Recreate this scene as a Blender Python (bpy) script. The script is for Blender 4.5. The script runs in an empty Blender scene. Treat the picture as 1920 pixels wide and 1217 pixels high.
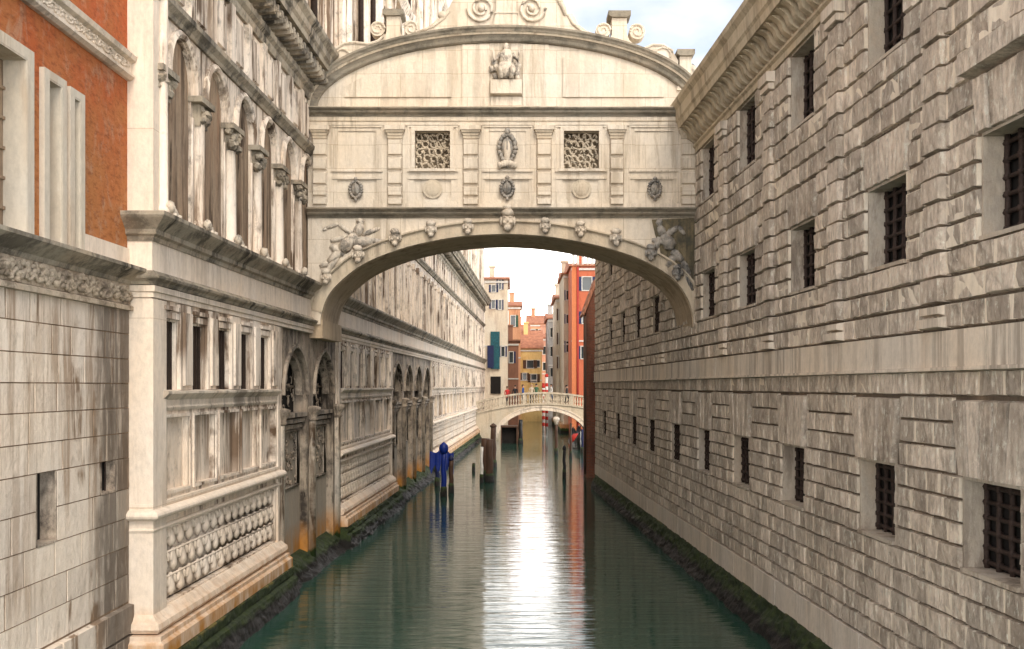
import bpy, bmesh, math, random
from mathutils import Vector, Matrix, noise as mnoise
R = math.radians
random.seed(7)
scene = bpy.context.scene
COL = scene.collection

# ------------------------------------------------------------------ camera
CAM_H = 4.76
FPX = 1950.0
HORY = 724.0
cd = bpy.data.cameras.new('camera')
cam = bpy.data.objects.new('camera', cd); COL.objects.link(cam)
cam.location = (0, 0, CAM_H)
cam.rotation_euler = (R(90), 0, 0)
cd.sensor_width = 36.0
cd.lens = 36.0 * FPX / 1920.0
cd.shift_y = (HORY - 608.5) / 1920.0
cd.clip_start = 0.1
cd.clip_end = 2000
scene.camera = cam
# ------------------------------------------------------------------ light
SUN_AZ, SUN_EL = R(166), R(44)      # azimuth clockwise from +Y : behind the camera, to the right
w = bpy.data.worlds.new('World'); scene.world = w; w.use_nodes = True
nt = w.node_tree; nt.nodes.clear()
def wn(t, **k):
    n = nt.nodes.new(t)
    for a, b in k.items(): setattr(n, a, b)
    return n
out = wn('ShaderNodeOutputWorld'); bg = wn('ShaderNodeBackground')
sky = wn('ShaderNodeTexSky', sky_type='NISHITA'); sky.sun_disc = False
sky.sun_elevation = SUN_EL; sky.sun_rotation = SUN_AZ
sky.air_density = 1.0; sky.dust_density = 2.0; sky.ozone_density = 1.5
tc = wn('ShaderNodeTexCoord'); sep = wn('ShaderNodeSeparateXYZ')
nt.links.new(tc.outputs['Generated'], sep.inputs[0])
mp = wn('ShaderNodeMapping'); mp.inputs['Scale'].default_value = (2.2, 2.2, 5.0)
nt.links.new(tc.outputs['Generated'], mp.inputs[0])
nz = wn('ShaderNodeTexNoise'); nz.inputs['Scale'].default_value = 1.6; nz.inputs['Detail'].default_value = 7; nz.inputs['Roughness'].default_value = .52
nt.links.new(mp.outputs[0], nz.inputs['Vector'])
cr = wn('ShaderNodeMapRange'); cr.inputs[1].default_value = .36; cr.inputs[2].default_value = .60; cr.inputs[3].default_value = .25
nt.links.new(nz.outputs['Fac'], cr.inputs[0])
hz = wn('ShaderNodeMapRange'); hz.inputs[1].default_value = .15; hz.inputs[2].default_value = .29; hz.inputs[3].default_value = 1.0; hz.inputs[4].default_value = 0.0
hz.interpolation_type = 'SMOOTHSTEP'
nt.links.new(sep.outputs[2], hz.inputs[0])
mx = wn('ShaderNodeMath', operation='MAXIMUM'); nt.links.new(cr.outputs[0], mx.inputs[0]); nt.links.new(hz.outputs[0], mx.inputs[1])
# cloud brightness is larger near the horizon (thick bright haze)
br = wn('ShaderNodeMapRange'); br.inputs[1].default_value = 0; br.inputs[2].default_value = 1; br.inputs[3].default_value = 6.3; br.inputs[4].default_value = 24.0
nt.links.new(hz.outputs[0], br.inputs[0])
cc = wn('ShaderNodeVectorMath', operation='SCALE'); cc.inputs[0].default_value = (1.0, .958, .905)
nt.links.new(br.outputs[0], cc.inputs['Scale'])
mixc = wn('ShaderNodeMix', data_type='RGBA'); mixc.clamp_result = False
nt.links.new(mx.outputs[0], mixc.inputs[0]); nt.links.new(sky.outputs[0], mixc.inputs[6]); nt.links.new(cc.outputs[0], mixc.inputs[7])
nt.links.new(mixc.outputs[2], bg.inputs[0]); bg.inputs[1].default_value = 0.11
nt.links.new(bg.outputs[0], out.inputs[0])
sd = bpy.data.lights.new('sun', 'SUN'); sd.energy = 1.05; sd.angle = R(28); sd.color = (1.0, .88, .72)
so = bpy.data.objects.new('sun', sd); COL.objects.link(so)
sdir = Vector((math.sin(SUN_AZ) * math.cos(SUN_EL), math.cos(SUN_AZ) * math.cos(SUN_EL), math.sin(SUN_EL)))
so.rotation_euler = sdir.to_track_quat('Z', 'Y').to_euler()
so.location = (0, -20, 40)
scene.view_settings.view_transform = 'Standard'
scene.view_settings.look = 'None'
scene.view_settings.gamma = 1
scene.view_settings.exposure = 1.08

# ------------------------------------------------------------------ materials
class NT:
    def __init__(s, name):
        s.m = bpy.data.materials.new(name); s.m.use_nodes = True
        s.t = s.m.node_tree; s.t.nodes.clear()
        s.out = s.t.nodes.new('ShaderNodeOutputMaterial')
        s.b = s.t.nodes.new('ShaderNodeBsdfPrincipled')
        s.t.links.new(s.b.outputs[0], s.out.inputs[0])
    def n(s, t, **k):
        x = s.t.nodes.new(t)
        for a, b in k.items(): setattr(x, a, b)
        return x
    def l(s, a, b): s.t.links.new(a, b)
    def pos(s, scale=(1, 1, 1), off=(0, 0, 0)):
        g = s.n('ShaderNodeNewGeometry'); m = s.n('ShaderNodeMapping'); m.inputs['Scale'].default_value = scale; m.inputs['Location'].default_value = off
        s.l(g.outputs['Position'], m.inputs[0]); return m.outputs[0]
    def noise(s, scale=(1, 1, 1), sc=1.0, detail=5, rough=.55, dist=0.0, off=(0, 0, 0)):
        x = s.n('ShaderNodeTexNoise'); x.inputs['Scale'].default_value = sc; x.inputs['Detail'].default_value = detail
        x.inputs['Roughness'].default_value = rough; x.inputs['Distortion'].default_value = dist
        s.l(s.pos(scale, off), x.inputs['Vector']); return x.outputs['Fac']
    def rng(s, v, a, b, c=0.0, d=1.0, smooth=False):
        x = s.n('ShaderNodeMapRange'); x.inputs[1].default_value = a; x.inputs[2].default_value = b; x.inputs[3].default_value = c; x.inputs[4].default_value = d
        if smooth: x.interpolation_type = 'SMOOTHSTEP'
        s.l(v, x.inputs[0]); return x.outputs[0]
    def math(s, op, a, b=None):
        x = s.n('ShaderNodeMath', operation=op)
        for i, v in enumerate((a, b)):
            if v is None: continue
            if isinstance(v, (int, float)): x.inputs[i].default_value = v
            else: s.l(v, x.inputs[i])
        return x.outputs[0]
    def mix(s, f, a, b, mode='MIX'):
        x = s.n('ShaderNodeMix', data_type='RGBA', blend_type=mode)
        for i, v in ((0, f), (6, a), (7, b)):
            if isinstance(v, (int, float)): x.inputs[i].default_value = v
            elif isinstance(v, tuple): x.inputs[i].default_value = (*v[:3], 1)
            else: s.l(v, x.inputs[i])
        return x.outputs[2]
    def bump(s, h, strength=.5, dist=.02, prev=None):
        x = s.n('ShaderNodeBump'); x.inputs['Strength'].default_value = strength; x.inputs['Distance'].default_value = dist
        s.l(h, x.inputs['Height'])
        if prev is not None: s.l(prev, x.inputs['Normal'])
        return x.outputs[0]
    def z(s):
        g = s.n('ShaderNodeNewGeometry'); q = s.n('ShaderNodeSeparateXYZ'); s.l(g.outputs['Position'], q.inputs[0]); return q.outputs[2]
    def y(s):
        g = s.n('ShaderNodeNewGeometry'); q = s.n('ShaderNodeSeparateXYZ'); s.l(g.outputs['Position'], q.inputs[0]); return q.outputs[1]
    def done(s, col=None, rough=.85, normal=None, metal=0.0, spec=.3):
        if col is not None:
            if isinstance(col, tuple): s.b.inputs['Base Color'].default_value = (*col[:3], 1)
            else: s.l(col, s.b.inputs['Base Color'])
        if isinstance(rough, (int, float)): s.b.inputs['Roughness'].default_value = rough
        else: s.l(rough, s.b.inputs['Roughness'])
        s.b.inputs['Metallic'].default_value = metal
        s.b.inputs['Specular IOR Level'].default_value = spec
        if normal is not None: s.l(normal, s.b.inputs['Normal'])
        return s.m

def stone(name, base, stain=(.10, .075, .05), amount=.5, warm=(.50, .36, .24), streak=(2.6, 2.6, .22), crust=None, crust_amt=0.0,
          bump=.5, grain=.36, joints=None, tone=False, tone_amt=.35, tidal=False, band=None, tool=0.0):
    N = NT(name)
    big = N.noise(sc=.55, detail=4)
    col = N.mix(N.rng(big, .35, .7), base, tuple(min(1, c * k) for c, k in zip(base, (1.06, 1.0, .92))))
    fine = N.noise(scale=(1, 1, .55), sc=11, detail=9, rough=.75)
    col = N.mix(N.rng(fine, .44, .68, 0, grain), col, tuple(c * .50 for c in base))
    col = N.mix(N.rng(fine, .40, .28, 0, .6), col, tuple(min(.85, c * 1.18) for c in base))
    wst = N.noise(scale=(streak[0] * .6, streak[1] * .6, streak[2] * 1.4), sc=1.3, detail=6, rough=.65, off=(3, 8, 1))
    col = N.mix(N.math('MULTIPLY', N.rng(wst, .50, .72), .55 * amount), col, warm)
    if amount >= .8:      # long irregular rain streaks with ragged edges
        dr = N.noise(scale=(streak[0] * .8, streak[1] * .8, .16), sc=1.0, detail=10, rough=.68, dist=.6, off=(9, 4, 7))
        dp = N.noise(sc=.7, detail=5, rough=.6, off=(1, 13, 2))
        col = N.mix(N.math('MULTIPLY', N.rng(dr, .53, .57), N.rng(dp, .49, .58)), col, tuple(c * .8 for c in stain))
    st = N.noise(scale=streak, sc=1.0, detail=9, rough=.72, dist=.3)
    patch = N.noise(sc=.42, detail=3, off=(11, 2, 5))
    f = N.math('MULTIPLY', N.rng(st, .49, .58), N.rng(patch, .38, .60, .25, 1.0))
    col = N.mix(N.math('MULTIPLY', f, amount), col, stain)
    if crust is not None:
        cn = N.noise(scale=(1, 1, .8), sc=2.3, detail=10, rough=.75, off=(5, 1, 9))
        col = N.mix(N.math('MULTIPLY', N.rng(cn, .62 - .32 * crust_amt, .80 - .32 * crust_amt), .9), col, crust)
    if band is not None:      # a stained vertical run along y between two limits
        y0, y1, bc = band
        yn = N.math('ADD', N.y(), N.rng(N.noise(scale=(1, 1, .5), sc=2.2, detail=6), 0, 1, -.45, .45))
        bf = N.math('MULTIPLY', N.rng(yn, y0, y0 + .5), N.rng(N.noise(scale=(3.5, 3.5, .5), sc=1.6, detail=8, rough=.7), .34, .50, .35, 1))
        col = N.mix(N.math('MULTIPLY', bf, .9), col, bc)
    if tone:
        a = N.n('ShaderNodeAttribute'); a.attribute_name = 'tone'
        col = N.mix(N.rng(a.outputs['Fac'], 0, 1, 0, tone_amt), col, tuple(c * .48 for c in base))
        col = N.mix(N.rng(a.outputs['Fac'], .35, 0, 0, tone_amt * .8), col, tuple(min(1, c * 1.3) for c in base))
    if joints:
        bk = N.n('ShaderNodeTexBrick'); bk.inputs['Scale'].default_value = 1; bk.inputs['Brick Width'].default_value = joints[0]; bk.inputs['Row Height'].default_value = joints[1]
        bk.inputs['Mortar Size'].default_value = joints[2]; bk.inputs['Color1'].default_value = (1, 1, 1, 1); bk.inputs['Color2'].default_value = (.90, .88, .85, 1); bk.inputs['Mortar'].default_value = (.55, .48, .38, 1)
        g = N.n('ShaderNodeNewGeometry'); q = N.n('ShaderNodeSeparateXYZ'); c_ = N.n('ShaderNodeCombineXYZ'); N.l(g.outputs['Position'], q.inputs[0])
        N.l(q.outputs[joints[3]], c_.inputs[0]); N.l(q.outputs[2], c_.inputs[1]); N.l(c_.outputs[0], bk.inputs['Vector'])
        col = N.mix(.6, col, bk.outputs['Color'], 'MULTIPLY')
    if tidal:
        zz = N.math('ADD', N.z(), N.rng(N.noise(scale=(2, 2, 1), sc=2.0, detail=7, rough=.7), 0, 1, -.30, .30))
        rn = N.rng(N.noise(scale=(2, 2, .7), sc=1.7, detail=6), .35, .60, .3, 1)
        col = N.mix(N.math('MULTIPLY', N.rng(zz, 1.35, .75), rn), col, (.44, .20, .045))
        col = N.mix(N.rng(zz, .58, .46), col, (.030, .055, .012))
        col = N.mix(N.rng(zz, .32, .2), col, (.012, .010, .008))
    nb = N.noise(sc=14, detail=8, rough=.7)
    nrm = N.bump(nb, bump, .02)
    nrm = N.bump(N.noise(scale=(1, 1, .6), sc=3.2, detail=6, rough=.6), bump, .05, nrm)
    if tool:
        tk = N.noise(scale=(9, 9, 4.0), sc=1.5, detail=7, rough=.7, off=(1, 5, 2))
        col = N.mix(N.rng(tk, .50, .62, 0, .5), col, tuple(c * .50 for c in base))
        col = N.mix(N.rng(tk, .45, .36, 0, .55), col, tuple(min(.8, c * 1.45) for c in base))
        nrm = N.bump(tk, tool, .05, nrm)
        v = N.n('ShaderNodeTexVoronoi'); v.inputs['Scale'].default_value = 1.0
        N.l(N.pos((9, 9, 4)), v.inputs['Vector'])
        nrm = N.bump(v.outputs['Distance'], tool, .035, nrm)
    return N.done(col, rough=.86, normal=nrm)

CRUST = (.075, .068, .060)
M = {}
M['marble'] = stone('pale_istrian_stone', (.82, .735, .645), stain=(.17, .11, .07), amount=.95, grain=.3, crust=(.16, .12, .09), crust_amt=.16, tidal=True)
M['marble_clean'] = stone('pale_smooth_stone', (.80, .715, .625), stain=(.33, .25, .18), amount=.35, bump=.3, tidal=True, joints=(1.7, 2.9, .006, 1))
M['marble_streaked'] = stone('streaked_palace_stone', (.80, .715, .625), stain=(.15, .10, .065), amount=1.0, crust=CRUST, crust_amt=.28, streak=(3.6, 3.6, .2), tidal=True)
M['marble_far'] = stone('far_palace_stone', (.80, .715, .625), stain=(.15, .105, .075), amount=1.0, crust=CRUST, crust_amt=.25, streak=(2.4, 2.4, .16), tidal=True)
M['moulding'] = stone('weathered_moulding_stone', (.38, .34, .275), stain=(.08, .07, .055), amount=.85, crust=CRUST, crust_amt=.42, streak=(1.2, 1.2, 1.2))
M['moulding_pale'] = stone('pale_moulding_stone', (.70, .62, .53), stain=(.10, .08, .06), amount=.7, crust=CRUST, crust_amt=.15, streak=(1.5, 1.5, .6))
M['frieze_stone'] = stone('brown_grey_relief_stone', (.50, .43, .345), stain=(.12, .09, .06), amount=.7, crust=(.13, .10, .08), crust_amt=.35, streak=(4, 4, 4), bump=.7)
M['joint'] = stone('brown_joint_mortar', (.24, .17, .115), stain=(.07, .05, .03), amount=.7)
M['shell_stone'] = stone('pale_relief_stone', (.76, .68, .595), stain=(.30, .22, .16), amount=.5, grain=.3, tidal=True)
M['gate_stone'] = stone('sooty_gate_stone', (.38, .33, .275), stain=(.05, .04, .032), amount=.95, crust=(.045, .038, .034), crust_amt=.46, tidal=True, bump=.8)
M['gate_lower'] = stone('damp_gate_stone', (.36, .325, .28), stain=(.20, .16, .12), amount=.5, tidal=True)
M['ashlar'] = stone('pale_ashlar', (.80, .715, .625), stain=(.30, .19, .11), amount=.8, grain=.26, crust=(.20, .14, .09), crust_amt=.12, bump=.7, tone=True, tone_amt=.25, band=(14.45, 16, (.085, .06, .04)))
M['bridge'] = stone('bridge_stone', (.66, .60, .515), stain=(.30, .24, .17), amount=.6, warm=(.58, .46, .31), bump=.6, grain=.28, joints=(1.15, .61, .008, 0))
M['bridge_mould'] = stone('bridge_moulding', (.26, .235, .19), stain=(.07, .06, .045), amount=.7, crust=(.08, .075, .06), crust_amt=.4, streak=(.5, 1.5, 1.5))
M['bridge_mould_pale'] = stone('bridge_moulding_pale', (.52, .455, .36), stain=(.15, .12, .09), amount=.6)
M['bridge_stained'] = stone('mould_blackened_stone', (.20, .165, .10), stain=(.05, .045, .03), amount=.8, crust=(.05, .05, .04), crust_amt=.6, bump=.9)
M['jamb'] = stone('window_reveal_stone', (.46, .41, .345), stain=(.16, .12, .09), amount=.75, bump=.6, grain=.4, streak=(3, 3, .8), crust=(.12, .10, .08), crust_amt=.08)
M['jamb_grimy'] = stone('grimy_slit_stone', (.50, .43, .36), stain=(.05, .04, .03), amount=.95, crust=(.05, .04, .035), crust_amt=.5, grain=.5)
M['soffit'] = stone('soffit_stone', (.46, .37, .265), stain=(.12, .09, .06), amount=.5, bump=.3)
M['carving'] = stone('carved_stone', (.60, .54, .46), stain=(.08, .075, .07), amount=.7, crust=(.14, .14, .14), crust_amt=.28, streak=(5, 5, 4), bump=.6)
M['carving_grey'] = stone('greyed_carving', (.36, .34, .31), stain=(.07, .07, .065), amount=.8, crust=(.09, .09, .09), crust_amt=.45, streak=(6, 6, 6), bump=.6)
M['rustic'] = stone('rusticated_prison_stone', (.66, .57, .475), stain=(.17, .125, .085), amount=.6, warm=(.50, .38, .29), bump=.9, grain=.45, tone=True, tone_amt=.62, tool=.7, streak=(1.2, 1.2, .6), crust=(.13, .10, .075), crust_amt=.42)
M['rustic_gap'] = stone('prison_mortar', (.13, .105, .08), stain=(.05, .04, .03), amount=.5)
M['mortar_pale'] = stone('pale_mortar', (.74, .67, .56), stain=(.25, .2, .15), amount=.4)
M['prison_smooth'] = stone('smooth_prison_stone', (.66, .59, .50), stain=(.17, .14, .11), amount=.65, bump=.4, streak=(3, 3, .12))
M['prison_plinth'] = stone('prison_plinth_stone', (.62, .555, .48), stain=(.25, .22, .18), amount=.4, bump=.35)
M['prison_cornice'] = stone('prison_cornice_stone', (.50, .43, .32), stain=(.15, .12, .08), amount=.6, bump=.5)

def plaster():
    N = NT('orange_plaster')
    a = N.noise(sc=.9, detail=6, rough=.6)
    col = N.mix(N.rng(a, .35, .65), (.50, .10, .028), (.46, .165, .055))
    zf = N.rng(N.math('ADD', N.z(), N.rng(N.noise(sc=1.5, detail=5), 0, 1, -.8, .8)), 9.3, 7.4)
    col = N.mix(N.math('MULTIPLY', zf, .8), col, (.50, .21, .07))
    p = N.noise(scale=(1, 1, .7), sc=2.4, detail=9, rough=.72, dist=.6, off=(2, 2, 2))
    col = N.mix(N.rng(p, .52, .62, 0, .65), col, (.50, .30, .19))
    br_ = N.noise(scale=(1, 4, 11), sc=1.3, detail=6, rough=.75, off=(2, 6, 2))
    col = N.mix(N.rng(br_, .50, .62, 0, .6), col, (.22, .06, .022))
    col = N.mix(N.rng(br_, .42, .34, 0, .5), col, (.62, .26, .12))
    d = N.noise(scale=(2, 2, .8), sc=2.8, detail=8, rough=.7, off=(7, 0, 3))
    col = N.mix(N.rng(d, .55, .72, 0, .6), col, (.20, .07, .03))
    nrm = N.bump(N.noise(sc=6, detail=9, rough=.75), 1.0, .06)
    return N.done(col, .9, nrm)
M['plaster'] = plaster()
def simple(name, col, rough=.7, var=.3, bump=.3, sc=6, metal=0.0, dark=.5, scale=(1, 1, 1), spec=.3):
    N = NT(name)
    c = N.mix(N.rng(N.noise(scale=scale, sc=sc, detail=6, rough=.6), .35, .7, 0, var * 2), col, tuple(x * dark for x in col))
    return N.done(c, rough, N.bump(N.noise(scale=scale, sc=sc * 2.5, detail=6), bump, .02), metal, spec)
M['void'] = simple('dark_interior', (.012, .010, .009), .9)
M['iron'] = simple('rusty_iron', (.045, .028, .022), .75, .5, .6, 12)
M['brownwood'] = stone('weathered_brown_infill', (.35, .265, .19), stain=(.09, .06, .04), amount=.95, warm=(.30, .15, .08), streak=(5, 5, .3), bump=.7, grain=.5)
M['oldpane'] = simple('dirty_brown_boards', (.055, .035, .022), .8, .6, .6, 2.2, scale=(4, 4, .4), dark=.25)
M['darkwood'] = simple('wet_timber', (.085, .045, .028), .6, .5, .7, 2.5, scale=(3, 3, .4))
M['paleframe'] = stone('window_frame_stone', (.58, .54, .47), stain=(.35, .24, .15), amount=.45, bump=.2)
M['blue'] = simple('blue_paint', (.004, .022, .20), .45, .3, .2, 5)
M['navy'] = simple('navy_paint', (.01, .018, .08), .5, .4, .2, 5)
M['whitepaint'] = simple('white_paint', (.66, .64, .60), .6, .3, .2, 5)
M['blackpaint'] = simple('black_lacquer', (.010, .010, .011), .3, .2, .1, 5)
M['redcloth'] = simple('red_cover', (.50, .03, .02), .7, .3, .3, 5)
M['glass'] = NT('dark_glass').done((.03, .04, .045), .08, spec=.6)
def brick(name, c1, c2, mortar):
    N = NT(name)
    b = N.n('ShaderNodeTexBrick'); b.inputs['Color1'].default_value = (*c1, 1); b.inputs['Color2'].default_value = (*c2, 1); b.inputs['Mortar'].default_value = (*mortar, 1)
    b.inputs['Scale'].default_value = 1; b.inputs['Brick Width'].default_value = .26; b.inputs['Row Height'].default_value = .08; b.inputs['Mortar Size'].default_value = .012
    g = N.n('ShaderNodeNewGeometry'); s = N.n('ShaderNodeSeparateXYZ'); c = N.n('ShaderNodeCombineXYZ')
    N.l(g.outputs['Position'], s.inputs[0]); N.l(N.math('ADD', s.outputs[0], s.outputs[1]), c.inputs[0]); N.l(s.outputs[2], c.inputs[1]); N.l(c.outputs[0], b.inputs['Vector'])
    col = N.mix(N.rng(N.noise(scale=(1, 1, .4), sc=1.1, detail=8, rough=.7), .42, .62, 0, .75), b.outputs['Color'], (.06, .03, .022))
    return N.done(col, .9, N.bump(N.noise(sc=10, detail=6), .6, .03))
M['brick'] = brick('dark_red_brick', (.24, .07, .035), (.17, .055, .03), (.16, .10, .07))
def wallpaint(name, c, st=(.3, .2, .15)):
    return stone(name, c, stain=st, amount=.45, warm=tuple(x * .8 for x in c), bump=.25, streak=(1.2, 1.2, .3))
def roofmat():
    N = NT('terracotta_roof')
    wv = N.n('ShaderNodeTexWave'); wv.inputs['Scale'].default_value = 2.2; wv.inputs['Distortion'].default_value = .6; N.l(N.pos(), wv.inputs['Vector'])
    col = N.mix(N.rng(N.noise(sc=2.5, detail=6), .35, .65), (.50, .22, .13), (.32, .14, .09))
    return N.done(col, .9, N.bump(wv.outputs['Fac'], .8, .05))
M['roof'] = roofmat()
def algae():
    N = NT('algae_and_mussels')
    zz = N.math('ADD', N.z(), N.rng(N.noise(sc=2.4, detail=7, rough=.7), 0, 1, -.22, .22))
    g = N.mix(N.rng(N.noise(sc=5, detail=7, rough=.7), .35, .65), (.008, .020, .006), (.042, .065, .012))
    m = N.mix(N.rng(N.noise(sc=30, detail=5, rough=.85), .58, .66), (.005, .004, .004), (.12, .085, .05))
    col = N.mix(N.rng(zz, .24, .34), m, g)
    col = N.mix(N.rng(zz, .62, .72, 0, .85), col, (.26, .20, .05))
    nrm = N.bump(N.noise(sc=18, detail=8, rough=.8), 1.0, .06)
    return N.done(col, N.rng(zz, .1, .5, .55, .8), nrm, spec=.5)
M['algae'] = algae()
def water():
    N = NT('green_canal_water')
    n1 = N.noise(scale=(.30, 2.2, 1), sc=1.5, detail=4, rough=.5, dist=.4)
    n2 = N.noise(scale=(.5, 3.4, 1), sc=3.6, detail=3, rough=.5, off=(4, 4, 0))
    n3 = N.noise(scale=(1, .35, 1), sc=.35, detail=3)
    nr = N.bump(n1, .30, .06)
    nr2 = N.n('ShaderNodeBump'); nr2.inputs['Distance'].default_value = .018
    N.l(N.rng(n3, .4, .65, .0, .26), nr2.inputs['Strength']); N.l(n2, nr2.inputs['Height']); N.l(nr, nr2.inputs['Normal'])
    col = N.mix(N.rng(N.noise(sc=.35, detail=3), .35, .65), (.014, .052, .037), (.028, .068, .050))
    N.b.inputs['IOR'].default_value = 1.5
    return N.done(col, .06, nr2.outputs[0], spec=.5)
M['water'] = water()

# ------------------------------------------------------------------ mesh builder
ORG = {}
class MB:
    def __init__(s): s.v = []; s.f = []; s.t = []
    def add(s, vs, fs, tone=None):
        o = len(s.v); s.v += [tuple(x) for x in vs]
        s.f += [tuple(i + o for i in f) for f in fs]
        if tone is not None: s.t += [(len(s.f) - len(fs) + k, tone) for k in range(len(fs))]
    def box(s, F, u0, u1, h0, h1, p0, p1, tone=None, tu=0, th=0):
        # tu/th : shrink of the p1 face
        vs = [F(u0, h0, p0), F(u1, h0, p0), F(u1, h1, p0), F(u0, h1, p0),
              F(u0 + tu, h0 + th, p1), F(u1 - tu, h0 + th, p1), F(u1 - tu, h1 - th, p1), F(u0 + tu, h1 - th, p1)]
        s.add(vs, [(0, 3, 2, 1), (4, 5, 6, 7), (0, 1, 5, 4), (1, 2, 6, 5), (2, 3, 7, 6), (3, 0, 4, 7)], tone)
    def prism(s, F, pts, p0, p1):
        n = len(pts)
        vs = [F(u, h, p0) for u, h in pts] + [F(u, h, p1) for u, h in pts]
        fs = [tuple(range(n - 1, -1, -1)), tuple(range(n, 2 * n))] + [(i, (i + 1) % n, n + (i + 1) % n, n + i) for i in range(n)]
        s.add(vs, fs)
    def sweep(s, path, prof, side=1):
        # path: plan polyline [(x,y)], prof: [(off,h)] offset to the outer side (side=1: right of travel)
        P = [Vector(p) for p in path]; n = len(P); k = len(prof); nor = []
        for i in range(n):
            ds = []
            if i > 0: ds.append((P[i] - P[i - 1]).normalized())
            if i < n - 1: ds.append((P[i + 1] - P[i]).normalized())
            ns = [Vector((d.y, -d.x)) * side for d in ds]
            m = sum(ns, Vector((0, 0))).normalized()
            nor.append(m / max(.3, m.dot(ns[0])))
        vs = []
        for i in range(n):
            for o, h in prof: q = P[i] + nor[i] * o; vs.append((q.x, q.y, h))
        fs = []
        for i in range(n - 1):
            for j in range(k): a = i * k + j; b = i * k + (j + 1) % k; fs.append((a, b, b + k, a + k))
        fs.append(tuple(range(k))); fs.append(tuple((n - 1) * k + j for j in range(k - 1, -1, -1)))
        s.add(vs, fs)
    def arc(s, F, pts, prof, ends=True):
        # pts: (u,h) polyline; prof: (normal offset, p); normal = left of travel
        n = len(pts); k = len(prof); P = [Vector(p) for p in pts]; vs = []
        for i in range(n):
            d = (P[min(n - 1, i + 1)] - P[max(0, i - 1)]).normalized(); nn = Vector((-d.y, d.x))
            for o, p in prof: q = P[i] + nn * o; vs.append(F(q.x, q.y, p))
        fs = []
        for i in range(n - 1):
            for j in range(k): a = i * k + j; b = i * k + (j + 1) % k; fs.append((a, b, b + k, a + k))
        if ends: fs.append(tuple(range(k))); fs.append(tuple((n - 1) * k + j for j in range(k - 1, -1, -1)))
        s.add(vs, fs)
    def tube(s, pts, r, n=7):
        P = [Vector(p) for p in pts]; m = len(P); vs = []
        rr = r if isinstance(r, (list, tuple)) else [r] * m
        for i in range(m):
            d = (P[min(m - 1, i + 1)] - P[max(0, i - 1)]).normalized()
            a = Vector((0, 0, 1)) if abs(d.z) < .9 else Vector((1, 0, 0))
            x = d.cross(a).normalized(); y = d.cross(x)
            for j in range(n): t = j * 2 * math.pi / n; vs.append(P[i] + (x * math.cos(t) + y * math.sin(t)) * rr[i])
        fs = [(i * n + j, i * n + (j + 1) % n, (i + 1) * n + (j + 1) % n, (i + 1) * n + j) for i in range(m - 1) for j in range(n)]
        fs += [tuple(range(n - 1, -1, -1)), tuple((m - 1) * n + j for j in range(n))]
        s.add(vs, fs)
    def lathe(s, c, prof, n=12, sx=1, sy=1):
        vs = []; m = len(prof)
        for r, z in prof:
            for j in range(n): t = (j + .5) * 2 * math.pi / n; vs.append((c[0] + r * sx * math.cos(t), c[1] + r * sy * math.sin(t), c[2] + z))
        fs = [(i * n + j, i * n + (j + 1) % n, (i + 1) * n + (j + 1) % n, (i + 1) * n + j) for i in range(m - 1) for j in range(n)]
        fs += [tuple(range(n - 1, -1, -1)), tuple((m - 1) * n + j for j in range(n))]
        s.add(vs, fs)
    def blob(s, c, r, rot=0.0, n=8, jit=.0, axis='Y'):
        m = n // 2 + 1; vs = []; mt = Matrix.Rotation(rot, 3, axis); ph = random.random() * 9
        for i in range(m):
            a = math.pi * i / (m - 1)
            for j in range(n):
                t = 2 * math.pi * j / n
                q = Vector((r[0] * math.sin(a) * math.cos(t), r[1] * math.sin(a) * math.sin(t), r[2] * math.cos(a)))
                if jit: q *= 1 + jit * mnoise.noise(Vector((math.cos(t) * 2 + ph, math.sin(t) * 2, a * 2)))
                q = mt @ q; vs.append((c[0] + q.x, c[1] + q.y, c[2] + q.z))
        fs = [(i * n + j, i * n + (j + 1) % n, (i + 1) * n + (j + 1) % n, (i + 1) * n + j) for i in range(m - 1) for j in range(n)]
        s.add(vs, fs)
    def wall(s, F, u0, u1, h0, h1, holes, p=0.0):
        # flat sheet with rectangular holes (u0,u1,h0,h1,depth,back?) with jambs
        us = sorted({u0, u1} | {x for h in holes for x in h[:2] if u0 < x < u1}); hs = sorted({h0, h1} | {x for h in holes for x in h[2:4] if h0 < x < h1})
        for a, b in zip(us, us[1:]):
            for c, d in zip(hs, hs[1:]):
                mu, mh = (a + b) / 2, (c + d) / 2
                if any(q[0] < mu < q[1] and q[2] < mh < q[3] for q in holes): continue
                s.add([F(a, c, p), F(b, c, p), F(b, d, p), F(a, d, p)], [(0, 1, 2, 3)])
        for q in holes:
            a, b, c, d, dep = q[:5]
            v = [F(a, c, p), F(b, c, p), F(b, d, p), F(a, d, p), F(a, c, p - dep), F(b, c, p - dep), F(b, d, p - dep), F(a, d, p - dep)]
            fs = [(0, 1, 5, 4), (1, 2, 6, 5), (2, 3, 7, 6), (3, 0, 4, 7)]
            if len(q) > 5 and q[5]: fs.append((4, 5, 6, 7))
            s.add(v, fs)
    def build(s, name, mat, parent=None, smooth=False, recalc=True, label=None):
        root = parent
        while root is not None and root.parent is not None: root = root.parent
        o0 = ORG.get(root.name, (0, 0, 0)) if root is not None else (0, 0, 0)
        me = bpy.data.meshes.new(name)
        me.from_pydata([(x - o0[0], y - o0[1], z - o0[2]) for x, y, z in s.v], [], s.f)
        if s.t:
            at = me.attributes.new('tone', 'FLOAT', 'FACE')
            vals = [0.3] * len(s.f)
            for i, t in s.t: vals[i] = t
            at.data.foreach_set('value', vals)
        me.materials.append(M[mat] if isinstance(mat, str) else mat)
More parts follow.
